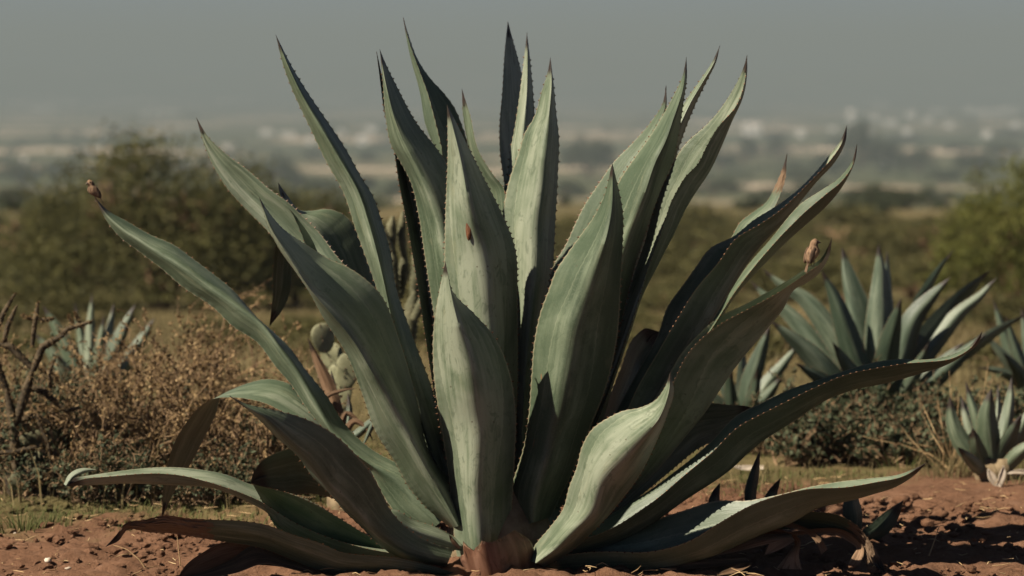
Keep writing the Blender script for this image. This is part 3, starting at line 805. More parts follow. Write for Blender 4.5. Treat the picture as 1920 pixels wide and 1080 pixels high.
# dead blades hanging round the foot
for Lp, Rp, yy, aa in [
    ([(330,1088),(350,1058),(380,1036),(412,1019),(440,1014),(500,1030),(600,1060),(700,1080)], [(330,1088),(372,1082),(420,1072),(470,1060),(520,1062),(600,1078),(700,1092)], (-.3,-.52), (-.04,.06,.03)),
    ([(345,1086),(430,1052),(478,1024),(520,1042),(567,1058),(640,1072)], [(345,1086),(440,1074),(500,1056),(540,1064),(575,1072),(640,1084)], (-.38,-.58), (.05,-.05,.0)),
    ([(1432,1042),(1448,1014),(1484,1000),(1440,1000),(1300,1030),(1180,1055)], [(1432,1042),(1462,1030),(1490,1012),(1450,1018),(1310,1048),(1180,1070)], (-.25,-.42), (.03,-.03,.0)),
    ([(1455,1066),(1476,1040),(1490,1018),(1460,1005),(1330,1030),(1180,1060)], [(1505,1068),(1498,1045),(1500,1012),(1470,995),(1340,1020),(1180,1050)], (-.22,-.40), (.04,-.03,.02)),
    ([(1540,1040),(1528,1015),(1515,1002),(1480,990),(1350,1020),(1180,1055)], [(1552,1030),(1538,1008),(1525,998),(1490,982),(1360,1010),(1180,1045)], (-.18,-.36), (.03,-.03,.02)),
    ([(1590,1058),(1600,1040),(1606,1030),(1585,1012),(1450,1010),(1200,1050)], [(1612,1060),(1618,1045),(1620,1030),(1600,1005),(1460,1000),(1200,1040)], (-.16,-.34), (.03,-.03,.02)),
    ([(1345,1075),(1380,1060),(1400,1050),(1330,1050),(1180,1070)], [(1345,1080),(1390,1070),(1410,1058),(1340,1062),(1180,1080)], (-.3,-.5), (.03,-.03,.02)),
]:
    blade(AG, Lp, Rp, y=yy, a=aa, mat='leaf_dry', teeth=False, spine=0, thick=0.35, name="dead_leaf")
# cut stump of an old blade in front
o = blade(AG, [(856,1032),(862,1050),(872,1075),(885,1115)], [(984,996),(998,1020),(1004,1050),(1005,1115)], [(905,1018),(912,1045),(918,1070),(925,1115)],
          y=(-.36,-.42), a=(.13,.12,-.09), mat='stump', blunt=True, teeth=False, spine=0, jag=0.07, name="cut_leaf_base")
o["label"] = "reddish brown stump of a cut leaf"
quick(AG, [(842,1003),(850,1015),(862,1028)], 9, y=(-.40,-.42), mat='leaf_dry', teeth=False, spine=0, name="leaf_stub")
# short stem that carries the blades
cv, cf = tube([(AG.location.x, AG.location.y, z) for z in (-0.1, 0.02, 0.10, 0.2, 0.3, 0.36)], [0.16, 0.21, 0.2, 0.15, 0.08, 0.01], 20)
mk("stem", cv, cf, M['core'], AG)


# ------------------------------------------------------------------ other agaves
def quick_agave(loc_px, Y, leaves, label, group=None, mat='leaf_bg', name="agave", rise=0.0):
    b = at1(loc_px[0], loc_px[1], Y)
    z0 = gz1(b[0], Y)
    r = thing(name, (b[0], Y, z0), label, "agave", group)
    for lf in leaves:
        sp, w, dy = lf[:3]
        kw = lf[3] if len(lf) > 3 else {}
        kw = dict(kw)
        kw.setdefault('tooth', 0.8)
        quick(r, sp + [loc_px], w, y=(Y, Y + dy), mat=kw.pop('mat', mat), **kw)
    cv, cf = tube([(b[0], Y, z) for z in (z0 - 0.08, z0 + 0.02, z0 + 0.1, float(b[2]) + 0.02, float(b[2]) + 0.06)], [0.06, 0.09, 0.085, 0.06, 0.01], 12)
    mk("stem", cv, cf, M['core'], r)
    return r


D1 = dict(slant=-0.35)   # blade turned to the shade
U1 = dict(slant=0.3)     # blade turned to the light (left margin further away is negative)
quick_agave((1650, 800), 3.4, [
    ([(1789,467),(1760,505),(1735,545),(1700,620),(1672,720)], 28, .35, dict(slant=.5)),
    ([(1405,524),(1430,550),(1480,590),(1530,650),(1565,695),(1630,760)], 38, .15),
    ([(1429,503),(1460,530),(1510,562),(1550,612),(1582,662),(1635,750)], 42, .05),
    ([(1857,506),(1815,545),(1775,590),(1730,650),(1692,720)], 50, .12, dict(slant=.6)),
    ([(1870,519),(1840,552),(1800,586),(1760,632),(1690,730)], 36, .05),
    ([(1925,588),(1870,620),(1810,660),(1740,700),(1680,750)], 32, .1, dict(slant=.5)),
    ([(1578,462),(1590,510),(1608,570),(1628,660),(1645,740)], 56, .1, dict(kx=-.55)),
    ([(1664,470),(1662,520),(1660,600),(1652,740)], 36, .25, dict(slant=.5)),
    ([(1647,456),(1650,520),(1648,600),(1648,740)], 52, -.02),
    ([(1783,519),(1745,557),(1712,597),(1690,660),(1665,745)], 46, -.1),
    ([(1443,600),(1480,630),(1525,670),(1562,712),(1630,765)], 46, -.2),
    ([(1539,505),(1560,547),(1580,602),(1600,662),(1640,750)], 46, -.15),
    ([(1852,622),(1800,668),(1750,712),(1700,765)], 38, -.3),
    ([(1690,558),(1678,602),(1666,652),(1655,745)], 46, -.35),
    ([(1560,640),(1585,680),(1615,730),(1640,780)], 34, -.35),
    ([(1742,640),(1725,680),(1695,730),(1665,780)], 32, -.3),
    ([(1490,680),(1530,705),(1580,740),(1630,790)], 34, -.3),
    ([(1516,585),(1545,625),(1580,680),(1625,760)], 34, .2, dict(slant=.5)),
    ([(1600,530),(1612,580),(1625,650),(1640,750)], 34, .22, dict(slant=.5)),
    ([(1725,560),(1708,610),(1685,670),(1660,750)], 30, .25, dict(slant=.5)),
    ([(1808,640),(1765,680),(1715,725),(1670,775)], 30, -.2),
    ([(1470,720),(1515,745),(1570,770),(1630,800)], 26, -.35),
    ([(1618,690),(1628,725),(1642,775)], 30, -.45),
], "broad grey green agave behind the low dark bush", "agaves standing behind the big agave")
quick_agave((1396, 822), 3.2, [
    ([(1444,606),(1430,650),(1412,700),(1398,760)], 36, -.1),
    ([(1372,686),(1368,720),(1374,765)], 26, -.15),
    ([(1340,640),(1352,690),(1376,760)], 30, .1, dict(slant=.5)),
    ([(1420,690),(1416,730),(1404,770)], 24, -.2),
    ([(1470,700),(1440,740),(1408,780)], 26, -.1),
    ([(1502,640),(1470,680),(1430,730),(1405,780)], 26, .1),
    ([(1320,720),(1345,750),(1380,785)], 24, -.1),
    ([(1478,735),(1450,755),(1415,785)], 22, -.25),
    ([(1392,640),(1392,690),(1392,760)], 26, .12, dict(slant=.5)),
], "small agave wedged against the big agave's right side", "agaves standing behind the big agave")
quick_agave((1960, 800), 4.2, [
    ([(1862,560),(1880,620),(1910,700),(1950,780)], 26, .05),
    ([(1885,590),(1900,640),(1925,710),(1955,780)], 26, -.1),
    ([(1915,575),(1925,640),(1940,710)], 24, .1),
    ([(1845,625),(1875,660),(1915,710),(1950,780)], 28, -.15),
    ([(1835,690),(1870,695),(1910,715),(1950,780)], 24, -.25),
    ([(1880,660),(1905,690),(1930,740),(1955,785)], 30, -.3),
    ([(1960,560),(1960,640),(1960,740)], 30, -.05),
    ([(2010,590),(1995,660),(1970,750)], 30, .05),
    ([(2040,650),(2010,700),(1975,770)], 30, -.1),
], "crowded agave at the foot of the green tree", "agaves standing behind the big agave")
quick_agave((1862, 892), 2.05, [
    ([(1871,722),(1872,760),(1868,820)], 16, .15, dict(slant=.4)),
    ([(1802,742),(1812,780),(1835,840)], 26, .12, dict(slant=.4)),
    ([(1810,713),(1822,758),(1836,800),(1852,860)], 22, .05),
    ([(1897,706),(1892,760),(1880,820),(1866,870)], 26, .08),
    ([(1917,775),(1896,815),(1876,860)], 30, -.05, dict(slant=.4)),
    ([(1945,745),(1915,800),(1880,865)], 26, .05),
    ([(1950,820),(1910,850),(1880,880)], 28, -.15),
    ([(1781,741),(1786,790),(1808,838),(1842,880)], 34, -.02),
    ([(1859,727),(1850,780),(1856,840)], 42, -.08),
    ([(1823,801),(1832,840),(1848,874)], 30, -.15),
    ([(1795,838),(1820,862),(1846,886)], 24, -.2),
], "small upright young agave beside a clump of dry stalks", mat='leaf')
quick_agave((170, 778), 4.7, [
    ([(79,571),(104,612),(130,662),(158,740)], 32, .05),
    ([(140,566),(150,622),(162,740)], 20, .1),
    ([(173,547),(169,620),(167,740)], 22, .05),
    ([(214,566),(205,622),(180,740)], 23, .12),
    ([(255,569),(228,622),(186,740)], 32, .05),
    ([(196,590),(186,650),(173,740)], 22, -.1),
    ([(240,600),(222,650),(184,745)], 20, -.05),
    ([(291,595),(255,652),(192,750)], 30, .02),
    ([(106,663),(122,695),(155,750)], 35, -.25),
    ([(60,620),(95,660),(145,745)], 27, .05),
    ([(222,690),(208,720),(182,760)], 27, -.3),
], "narrow leaved blue agave behind the dry brown shrubs", "agaves standing behind the big agave", mat='leaf')
quick_agave((652, 925), 1.15, [
    ([(576,632),(590,665),(612,715),(632,790)], 30, .0, dict(mat='leaf_dry', dry=.06)),
    ([(672,727),(640,733),(612,745),(606,760),(625,800)], 15, -.05, dict(mat='leaf_dry', teeth=False, spine=0)),
    ([(600,720),(612,755),(628,800)], 16, -.1, dict(mat='leaf_dry', teeth=False)),
    ([(680,800),(668,785),(650,775),(640,800)], 18, -.05, dict(mat='leaf_dry', teeth=False, spine=0)),
    ([(700,830),(690,808),(665,790),(645,815)], 16, -.1, dict(mat='leaf_dry', teeth=False, spine=0)),
    ([(652,735),(655,765),(648,810)], 22, .1, dict(mat='pad' if False else 'leaf_bg')),
    ([(676,845),(690,815),(700,790),(672,812),(645,830)], 18, -.12, dict(mat='leaf_bg', teeth=False, spine=0)),
    ([(620,690),(628,730),(636,790)], 14, .1),
], "withered agave with rust coloured leaves behind the big one")
# pups under the right-hand blades
pb = at1(1560, 1010, 0.25)
PUP = thing("agave_pup", (pb[0], 0.25, 0.0), "dark young agave shoots poking up from under the big agave", "agave")
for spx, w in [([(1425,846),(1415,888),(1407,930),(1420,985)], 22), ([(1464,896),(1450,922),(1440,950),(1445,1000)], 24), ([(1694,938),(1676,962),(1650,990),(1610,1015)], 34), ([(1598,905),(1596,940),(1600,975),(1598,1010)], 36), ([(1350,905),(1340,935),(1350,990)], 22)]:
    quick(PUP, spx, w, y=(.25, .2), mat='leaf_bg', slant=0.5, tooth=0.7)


# ------------------------------------------------------------------ birds
def bird(foot, size, turn, lean, label, head_turn=0.0):
    """Perched finch: body and head one skin, wings, tail, beak, eyes and legs as parts; faces +x before turning."""
    r = thing("bird", foot, label, "bird", None)
    Rz = rotm('Z', turn) @ rotm('Y', lean)
    f = np.array(foot, float)
    def put(P): return f + (np.asarray(P) * size) @ Rz.T
    # body profile: centre x, z, half thickness x, half width y (unit = body height about 1)
    prof = [(-.16, .10, .02, .02), (-.15, .14, .07, .08), (-.11, .21, .15, .16), (-.05, .31, .215, .225), (.0, .42, .25, .25), (.03, .53, .245, .24), (.04, .62, .20, .20), (.05, .69, .155, .155), (.07, .75, .15, .148), (.09, .82, .155, .15), (.095, .89, .13, .128), (.09, .945, .075, .075), (.085, .965, .012, .012)]
    seg = 18
    a = np.arange(seg) / seg * 2 * math.pi
    V = []
    for (cx, z, rx, ry) in prof:
        hx, hy = (cx, 0.0)
        for q in a:
            V.append((hx + rx * math.cos(q), hy + ry * math.sin(q), z + 0.02 * math.cos(q)))
    V = np.array(V)
    head = V[:, 2] > 0.72
    c, s_ = math.cos(head_turn), math.sin(head_turn)
    hc = np.array([.07, 0, 0])
    W = V.copy(); X = V - hc
    W[:, 0] = hc[0] + c * X[:, 0] - s_ * X[:, 1]; W[:, 1] = s_ * X[:, 0] + c * X[:, 1]
    V = np.where(head[:, None], W, V)
    n = len(prof)
    i = np.arange(n - 1)[:, None] * seg; j = np.arange(seg)[None]; k = (j + 1) % seg
    F = np.stack([i + j, i + k, i + seg + k, i + seg + j], -1).reshape(-1, 4)
    mk("body", put(V), F, M['bird'], r)
    def hd(P):
        P = np.asarray(P, float) - hc
        return put(np.stack([hc[0] + c * P[:, 0] - s_ * P[:, 1], s_ * P[:, 0] + c * P[:, 1], P[:, 2]], 1))
    bv, bf = tube([(.20, 0, .84), (.26, 0, .832), (.31, 0, .82), (.345, 0, .808)], [.065, .05, .025, .003], 8)
    mk("beak", hd(bv), bf, M['beak'], r)
    for sd in (-1, 1):
        ev, ef = ellip((.17, sd * .118, .865), (.026, .018, .026), 8, 6)
        mk("eye", hd(ev), ef, M['eye'], r)
        wv, wf = ellip((0, 0, 0), (.115, .055, .31), 12, 10, rotm('Y', 0.33))
        mk("wing", put(wv + np.array([-.115, sd * .185, .40])), wf, M['wing'], r)
        lv, lf = tube([(-.02 + .0, sd * .09, .25), (.0, sd * .085, .12), (-.02, sd * .08, .0)], [.035, .016, .013], 6)
        la = Acc().add(lv, lf)
        for an in (-.6, 0, .6, math.pi):
            la.add(*tube([(-.02, sd * .08, .008), (-.02 + .10 * math.cos(an), sd * .08 + .06 * math.sin(an), .0)], [.012, .006], 5))
        lo = mk("leg", put(np.concatenate(la.V)), np.concatenate(la.F), M['beak'], r)
    tv = []
    for z, hw, tx in ((.22, .06, -.17), (.05, .065, -.24), (-.16, .075, -.31), (-.19, .06, -.32)):
        tv += [(tx, -hw, z), (tx, hw, z), (tx + .022, hw, z + .01), (tx + .022, -hw, z + .01)]
    i = np.arange(3)[:, None] * 4; j = np.arange(4)[None]; k = (j + 1) % 4
    tf = np.stack([i + j, i + k, i + 4 + k, i + 4 + j], -1).reshape(-1, 4)
    mk("tail", put(np.array(tv)), tf, M['wing'], r, smooth=False)
    return r


p1 = at1(179, 377, 0.12)
bird(tuple(p1 + np.array([0.002, 0, -0.001])), 0.088, math.radians(195), 0.18, "small brown bird on the tip of the long arching leaf, back in shade", head_turn=0.5)
p2 = at1(1524, 497, -0.58)
bird(tuple(p2 + np.array([0.0, 0, -0.004])), 0.100, math.radians(28), -0.05, "small brown bird perched below an upturned leaf tip, beak in profile", head_turn=-0.35)


# ------------------------------------------------------------------ cacti
def pad_mesh(c, h, w, th, ang, yaw):
    """Flattened oval pad standing on its base c, narrowed to the foot."""
    seg, rings = 18, 12
    V = []
    for a in np.linspace(0.04, math.pi - 0.04, rings):
        z = (1 - math.cos(a)) / 2
        rr = math.sin(a) ** 0.85 * (0.78 + 0.3 * z)
        for q in np.arange(seg) / seg * 2 * math.pi:
            V.append((rr * w / 2 * math.cos(q), rr * th / 2 * math.sin(q), z * h))
    V = np.array(V) @ (rotm('Z', yaw) @ rotm('Y', ang)).T
    i = np.arange(rings - 1)[:, None] * seg; j = np.arange(seg)[None]; k = (j + 1) % seg
    F = np.stack([i + j, i + k, i + seg + k, i + seg + j], -1).reshape(-1, 4)
    return V + np.array(c), F


def prickly_pear(pads, Y, label, mat):
    b = at1(pads[0][0], pads[0][1], Y)
    r = thing("prickly_pear", (b[0], Y, gz1(b[0], Y)), label, "cactus", None)
    for (px, py, hpx, wpx, ang, dy) in pads:
        c = at1(px, py, Y + dy)
        s = (Y + dy + 10) / FPX
        yaw = random.uniform(-.5, .5)
        V, F = pad_mesh(c, hpx * s, wpx * s, 0.026, math.radians(ang), yaw)
        p = mk("pad", V, F, M[mat], r)
        # areoles stand in rows on both faces
        av = Acc()
        for q in range(len(V)):
            if q % 72 in (2, 16, 31, 49) and 18 < q < len(V) - 18:
                ev, ef = ellip(V[q], (.004, .004, .004), 5, 4)
                av.add(ev, ef)
        ao = mk("areoles", np.concatenate(av.V), np.concatenate(av.F), M['areole'], None, True)
        ao.parent = p
        ao.data.transform(Matrix.Translation(-Vector(r.location)))
        ao["kind"] = "stuff"
    return r


prickly_pear([(628,860,120,70,0,0),(640,770,90,55,-4,0),(648,730,70,48,6,-.05),(634,700,60,50,-20,.05),(612,662,58,50,-12,0),(660,690,52,40,18,.02),(655,660,50,36,5,.1)], 2.4,
             "pale green prickly pear with a round pad seen behind the big agave", 'pad')
prickly_pear([(60,945,80,60,0,0),(15,905,80,40,70,-.05),(60,890,70,50,40,.1),(10,845,90,36,72,0),(70,860,60,52,30,.15)], 1.45,
             "dusty prickly pear sprawling under the dark twisted cactus", 'pad_dark')


def knobby(path, rad, seg=10):
    P = resample3(path, max(8, int(len(path) * 10)))
    n = len(P)
    v, f = tube(P, np.full(n, rad) * np.concatenate([np.linspace(0.75, 1, n // 3), np.ones(n - 2 * (n // 3)), np.linspace(1, 0.35, n // 3)]), seg)
    idx = np.arange(len(v))
    ring = idx // seg; col = idx % seg
    bumps = 1 + 0.28 * ((ring + col * 1) % 3 == 0) - 0.06 * ((ring + col) % 3 == 1)
    cen = np.repeat(P, seg, 0)
    v = cen + (v - cen) * bumps[:, None]
    return v, f


def resample3(P, n):
    P = np.asarray(P, float)
    s = np.concatenate([[0], np.cumsum(np.linalg.norm(np.diff(P, axis=0), axis=1))])
    q = np.linspace(0, s[-1], n)
    return np.stack([np.interp(q, s, P[:, k]) for k in range(3)], 1)


def stem_cactus(Y, segs, label, mat, name="jointed_cactus"):
    b = at1(*segs[0][0][0], Y)
    r = thing(name, (b[0], Y, gz1(b[0], Y)), label, "cactus", None)
    sc = (Y + 10) / FPX
    for pts, rpx, dy in segs:
        path = [at1(x, y, Y + dy) for x, y in pts]
        k_ = 0.72 if name == "cholla_cactus" else 1.0
        v, f = knobby(path, rpx * sc * k_)
        j_ = mk("stem_joint", v, f, M[mat], r)
        if name == "cholla_cactus":
            rg_ = np.random.default_rng(int(pts[0][0] * 7 + pts[0][1]) % 9999)
            c_ = v[rg_.integers(0, len(v), 90)]
            tv, tf = cards(c_, rg_.uniform(.01, .034, 90), .22, .3, rg_, .2)
            th_ = mk("thorns", tv, tf, M['dryleaf'], r, False)
            th_.parent = j_
            th_["kind"] = "stuff"
    return r


stem_cactus(3.0, [([(765,840),(765,700),(768,640)], 17, 0), ([(768,645),(770,590),(778,545)], 13, 0), ([(776,550),(784,500),(782,452)], 11, .02), ([(760,700),(745,620),(742,560)], 13, .05),
                  ([(742,565),(736,500),(735,455)], 10, .05), ([(736,460),(733,425),(737,405)], 8, .05), ([(782,460),(790,430),(796,400)], 8, .0), ([(748,560),(756,510),(758,470)], 9, .12), ([(775,600),(796,560),(800,520)], 9, -.05), ([(735,470),(722,445),(718,425)], 7, 0), ([(757,480),(752,440),(756,395)], 7, .1)],
            "columnar jointed cactus seen through a gap between the big leaves", 'pad_dark')
ch = []
def grow(p, a, ln, r, depth):
    q = (p[0] + math.cos(a) * ln, p[1] - math.sin(a) * ln)
    m_ = ((p[0] + q[0]) / 2 + random.uniform(-5, 5), (p[1] + q[1]) / 2 + random.uniform(-5, 5))
    ch.append(([p, m_, q], r, random.uniform(-.15, .15)))
    if depth > 0:
        for k in range(random.choice((2, 2, 3))):
            grow(q, a + random.uniform(-1.0, 1.0), ln * random.uniform(.65, .9), r * .82, depth - 1)
grow((30, 950), 1.75, 80, 12, 0)
ch += [([(30,880),(26,800),(12,730)], 12, 0), ([(28,800),(50,730),(62,690)], 11, 0), ([(62,695),(80,650),(120,628)], 9, -.05), ([(60,690),(20,650),(-15,640)], 9, 0), ([(14,735),(-5,690),(-20,650)], 10, .05),
       ([(60,650),(66,600),(72,565)], 6, 0), ([(66,600),(50,595),(40,590)], 4, 0), ([(70,598),(84,600),(100,597)], 4, 0), ([(110,630),(130,615),(172,603)], 6, 0), ([(135,612),(132,600),(128,590)], 3, 0), ([(150,606),(142,592),(140,584)], 3, 0),
       ([(5,650),(15,610),(32,572)], 6, 0), ([(-10,640),(5,590),(28,550)], 6, .05), ([(45,720),(85,735),(110,760)], 9, .05), ([(105,755),(125,770),(150,765)], 6, .05), ([(30,790),(70,780),(100,800)], 8, .1), ([(75,690),(95,700),(112,720)], 6, .05), ([(95,740),(92,700),(105,668)], 4, 0),
       ([(20,850),(-10,830),(-25,790)], 8, 0), ([(70,785),(90,830),(96,870)], 5, 0), ([(-5,850),(35,846),(78,836)], 6, -.12), ([(96,870),(108,905),(118,940)], 6, -.05)]
stem_cactus(1.4, ch, "dark twisted cactus with stubby branches left of the dry shrubs", 'cholla', "cholla_cactus")


# ------------------------------------------------------------------ shrubs and trees
def twigs(root, n, height, spread, rng, rad=0.006, levels=2, up=1.0):
    """Branching twigs: returns list of polylines with radii and tip points."""
    lines = []; tips = []
    def br(p, d, ln, r, lv):
        pts = [p]
        for s in range(4):
            d = d + rng.normal(size=3) * 0.22; d[2] += 0.05 * up
            d = d / np.linalg.norm(d)
            pts.append(pts[-1] + d * ln / 4)
        lines.append((np.array(pts), np.linspace(r, r * 0.55, 5)))
        tips.extend(pts[2:])
        if lv > 0:
            for q in range(rng.integers(2, 5)):
                k = rng.integers(1, 5)
                dd = d + rng.normal(size=3) * 0.75
                br(pts[k], dd / np.linalg.norm(dd), ln * rng.uniform(.45, .8), r * .6, lv - 1)
    for q in range(n):
        d = np.array([rng.normal() * spread, rng.normal() * spread, 1.0]); d /= np.linalg.norm(d)
        br(np.array(root) + np.array([rng.normal() * .03, rng.normal() * .03, 0]), d, height * rng.uniform(.45, .65), rad, levels)
    return lines, np.array(tips), lines


def dry_shrub(px, Y, height, seed, label, group, mat='dryleaf', n=9, spread=0.45, leaf=0.02, per=7, levels=3, name="dry_shrub", cat="shrub", stem='twig', rad=0.007, flat=1.0):
    rng = np.random.default_rng(seed)
    x = at1(px, 900, Y)[0]
    z = gz1(x, Y)
    r = thing(name, (x, Y, z), label, cat, group)
    lines, tips, _ = twigs((x, Y, z - 0.02), n, height, spread, rng, rad=rad, levels=levels)
    A_ = Acc()
    C = []; Dd = []
    for P, R in lines:
        A_.add(*tube(P, R, 5))
        ln = np.linalg.norm(P[-1] - P[0])
        m = max(2, int(ln / 0.012)) * per // 7
        f = rng.random(m) * 4
        k = np.minimum(f.astype(int), 3)
        pt = P[k] + (P[k + 1] - P[k]) * (f - k)[:, None]
        if R[0] < rad * 0.8:
            C.append(pt + rng.normal(size=pt.shape) * 0.006)
    A_.build("stems", M[stem], r)
    C = np.concatenate(C)
    C = C[C[:, 2] > z + 0.05]
    v, f = cards(C, rng.uniform(.5, 1.3, len(C)) * leaf, 0.42, 0.6, rng, fold=0.5)
    o = mk("leaves", v, f, M[mat], r, smooth=False)
    o["kind"] = "stuff"
    return r


GD = "dry brown shrubs along the left edge of the soil"
for px, Y, h, sd, lab in [(10, 2.0, .62, 8, "brown dry shrub tangled in the dark twisted cactus"), (75, 1.75, .58, 9, "brown dry shrub rising over the dusty prickly pear"), (150, 1.55, .55, 1, "brown dry shrub beside the dark twisted cactus"),
                          (235, 1.9, .72, 2, "taller brown dry shrub in front of the blue agave"),
                          (320, 1.6, .66, 3, "bushy brown dry shrub above the low curling leaf"),
                          (400, 1.85, .68, 4, "brown dry shrub beyond the arched leaf"),
                          (470, 1.5, .60, 5, "dry shrub filling the gap under the arched leaf"),
                          (270, 2.6, .74, 6, "rear brown dry shrub standing behind the other dry shrubs"),
                          (430, 2.8, .80, 7, "thin dry shrub with upright spikes behind the arching leaf")]:
    dry_shrub(px, Y, h, sd, lab, GD, n=11, spread=.5, leaf=.027, per=5)
for px, Y, h, sd, lab in [(170, 1.35, .295, 51, "added dark foliage standing in for shade below the dry shrub beside the twisted cactus"), (255, 1.4, .295, 52, "added dark foliage standing in for shade below the taller dry shrub"), (345, 1.35, .295, 53, "added dark foliage standing in for shade behind the withered leaf tip"), (440, 1.35, .295, 54, "added dark foliage standing in for shade below the drooping arched leaf"), (60, 1.5, .295, 55, "added dark foliage standing in for shade behind the green grass tufts"), (15, 1.62, .60, 56, "tall dark green scrub tangled with the twisted cactus"), (70, 1.9, .62, 57, "dark green scrub rising behind the twisted cactus"), (90, 2.3, .66, 21, "dark leafy shrub behind the twisted cactus"), (200, 2.2, .52, 22, "low dark shrub under the blue agave"), (350, 2.15, .52, 23, "low dark shrub in the shade of the dry shrubs"), (130, 2.0, .36, 25, "low dark shrub added in place of shade behind the dusty prickly pear"), (270, 2.05, .34, 26, "low dark shrub added in place of shade under the taller brown shrub"), (430, 2.0, .36, 27, "low dark shrub added in place of shade under the arched leaf"), (500, 1.9, .45, 28, "low dark shrub behind the arched leaf's drooping end"), (540, 1.6, .42, 24, "low dark shrub behind the foot of the big agave")]:
    dry_shrub(px, Y, h, sd, lab, "dark shrubs among the dry ones", mat='darkleaf', n=20 if h < .3 else 9, spread=1.0 if h < .3 else .6, leaf=.035, per=4)  # most low ones are added: dark foliage stands in for shade under dry shrubs
for px, Y, h, sd, lab in [(1520, 2.75, .42, 36, "tall dark bush wedged between the two agaves"), (1610, 2.8, .42, 37, "tall dark bush hiding the foot of the broad agave"), (1710, 3.0, .42, 38, "dark bush under the broad agave's right leaves"), (1830, 3.0, .4, 39, "dark bush behind the small young agave"), (1900, 2.9, .4, 40, "dark bush between the young agave and the crowded agave"), (1480, 2.5, .30, 31, "low dark green bush behind the long drooping leaf"), (1570, 2.6, .36, 32, "dense dark green bush in front of the broad agave"), (1660, 2.5, .36, 33, "dark bush with pale leaf tufts near the dry stalks"), (1745, 2.9, .30, 34, "dark low bush between the broad and the young agave"), (1420, 2.9, .3, 35, "dark bush half hidden by the big agave's right side")]:
    dry_shrub(px, Y, h, sd, lab, "dark green bushes on the right", mat='darkleaf', n=13, spread=.9, leaf=.045, per=4, name="low_bush", cat="bush")


def tree(px, py_base, d, width, height, seed, label, cat, mat, group=None, name="tree", clumps=130, per=80, leaf=0.09, trunk_r=0.09, lift=0.22):
    rng = np.random.default_rng(seed)
    Y = d - 10
    x = at1(px, 500, Y)[0]
    z = gz1(x, Y)
    r = thing(name, (x, Y, z), label, cat, group)
    root = np.array([x, Y, z - 0.05])
    # clump centres in an uneven dome
    ph = rng.random(clumps) * 2 * math.pi
    rr = np.sqrt(rng.random(clumps)) ** 0.8
    top = np.sqrt(np.clip(1 - rr ** 2.2, 0, 1)) * (0.75 + 0.35 * rng.random(clumps))
    zz = lift + (1 - lift) * top * rng.random(clumps) ** 0.45
    cen = np.stack([x + np.cos(ph) * rr * width / 2, Y + np.sin(ph) * rr * width / 2 * 0.8, z + zz * height], 1)
    cen[:, 2] += (vnoise(cen[:, 0] * 1.1 + seed, cen[:, 1] * 1.1, seed) - 0.6) * height * 0.22
    T = Acc()
    limbs = 6
    for q in range(limbs):
        a = q / limbs * 2 * math.pi + rng.random()
        tgt = root + np.array([math.cos(a) * width * .28, math.sin(a) * width * .22, height * rng.uniform(.5, .75)])
        P = [root + (np.array([math.cos(a), math.sin(a), 0]) * trunk_r * .5)]
        for s in (.25, .5, .75, 1):
            P.append(root + (tgt - root) * s + rng.normal(size=3) * width * .03)
        T.add(*tube(P, np.linspace(trunk_r, trunk_r * .3, 5), 7))
        near_ = np.argsort(np.linalg.norm(cen - tgt, axis=1))[:max(4, clumps // 14)]
        for k in near_:
            m_ = (tgt + cen[k]) / 2 + rng.normal(size=3) * .1
            T.add(*tube([P[3], m_, cen[k]], [trunk_r * .3, trunk_r * .18, trunk_r * .06], 4))
    T.build("trunk", M['bark'], r)
    pts = np.repeat(cen, per, 0) + rng.normal(size=(clumps * per, 3)) * np.array([.085, .085, .065]) * max(width, height) * .55
    pts = pts[pts[:, 2] > z + 0.1 * height]
    v, f = cards(pts, rng.uniform(.6, 1.4, len(pts)) * leaf, 0.5, 0.2, rng, fold=.4)
    o = mk("crown", v, f, M[mat], r, smooth=False)
    o["kind"] = "stuff"
    return r


tree(300, 590, 40, 4.4, 2.5, 41, "wide dark olive thorn tree with twisted trunks on the left", "tree", 'mesq', name="thorn_tree", clumps=260, per=100, leaf=.08, lift=.08)
tree(110, 590, 52, 3.2, 1.7, 42, "low hazy brown thorn bush left of the wide thorn tree", "tree", 'bush', name="thorn_bush", clumps=70, per=70, leaf=.08, lift=.05)
tree(545, 560, 47, 3.0, 2.1, 43, "thorn tree half hidden behind the left leaves of the big agave", "tree", 'mesq', name="thorn_tree", clumps=110, per=80, leaf=.09, lift=.08)
tree(1930, 600, 34, 2.4, 2.05, 44, "bright green bushy tree at the right above the crowded agave", "tree", 'tree_g', name="green_tree", clumps=190, per=90, leaf=.06)
tree(1790, 560, 48, 2.4, 1.4, 45, "faded olive bush beside the bright green tree", "tree", 'bush', name="thorn_bush", clumps=60, per=70, leaf=.07)

# meadow bushes between the plants and the valley: small individuals sharing a few meshes
protos = []
for k in range(4):
    rng = np.random.default_rng(60 + k)
    n = 26
    ph = rng.random(n) * 2 * math.pi; rr = np.sqrt(rng.random(n))
    cen = np.stack([np.cos(ph) * rr * .5, np.sin(ph) * rr * .5, .2 + .6 * np.sqrt(np.clip(1 - rr ** 2, 0, 1)) * rng.random(n) ** .5], 1)
    pts = np.repeat(cen, 60, 0) + rng.normal(size=(n * 60, 3)) * .09
    pts = pts[pts[:, 2] > 0.02]
    v, f = cards(pts, rng.uniform(.5, 1.3, len(pts)) * .075, .55, .2, rng, .4)
    T = Acc()
    for q in range(5):
        T.add(*tube([(0, 0, -.08), tuple(rng.normal(size=3) * .05 + np.array([0, 0, .2])), tuple(cen[q * 3])], [.03, .022, .008], 5))
    protos.append((v, f, np.concatenate(T.V), np.concatenate(T.F)))


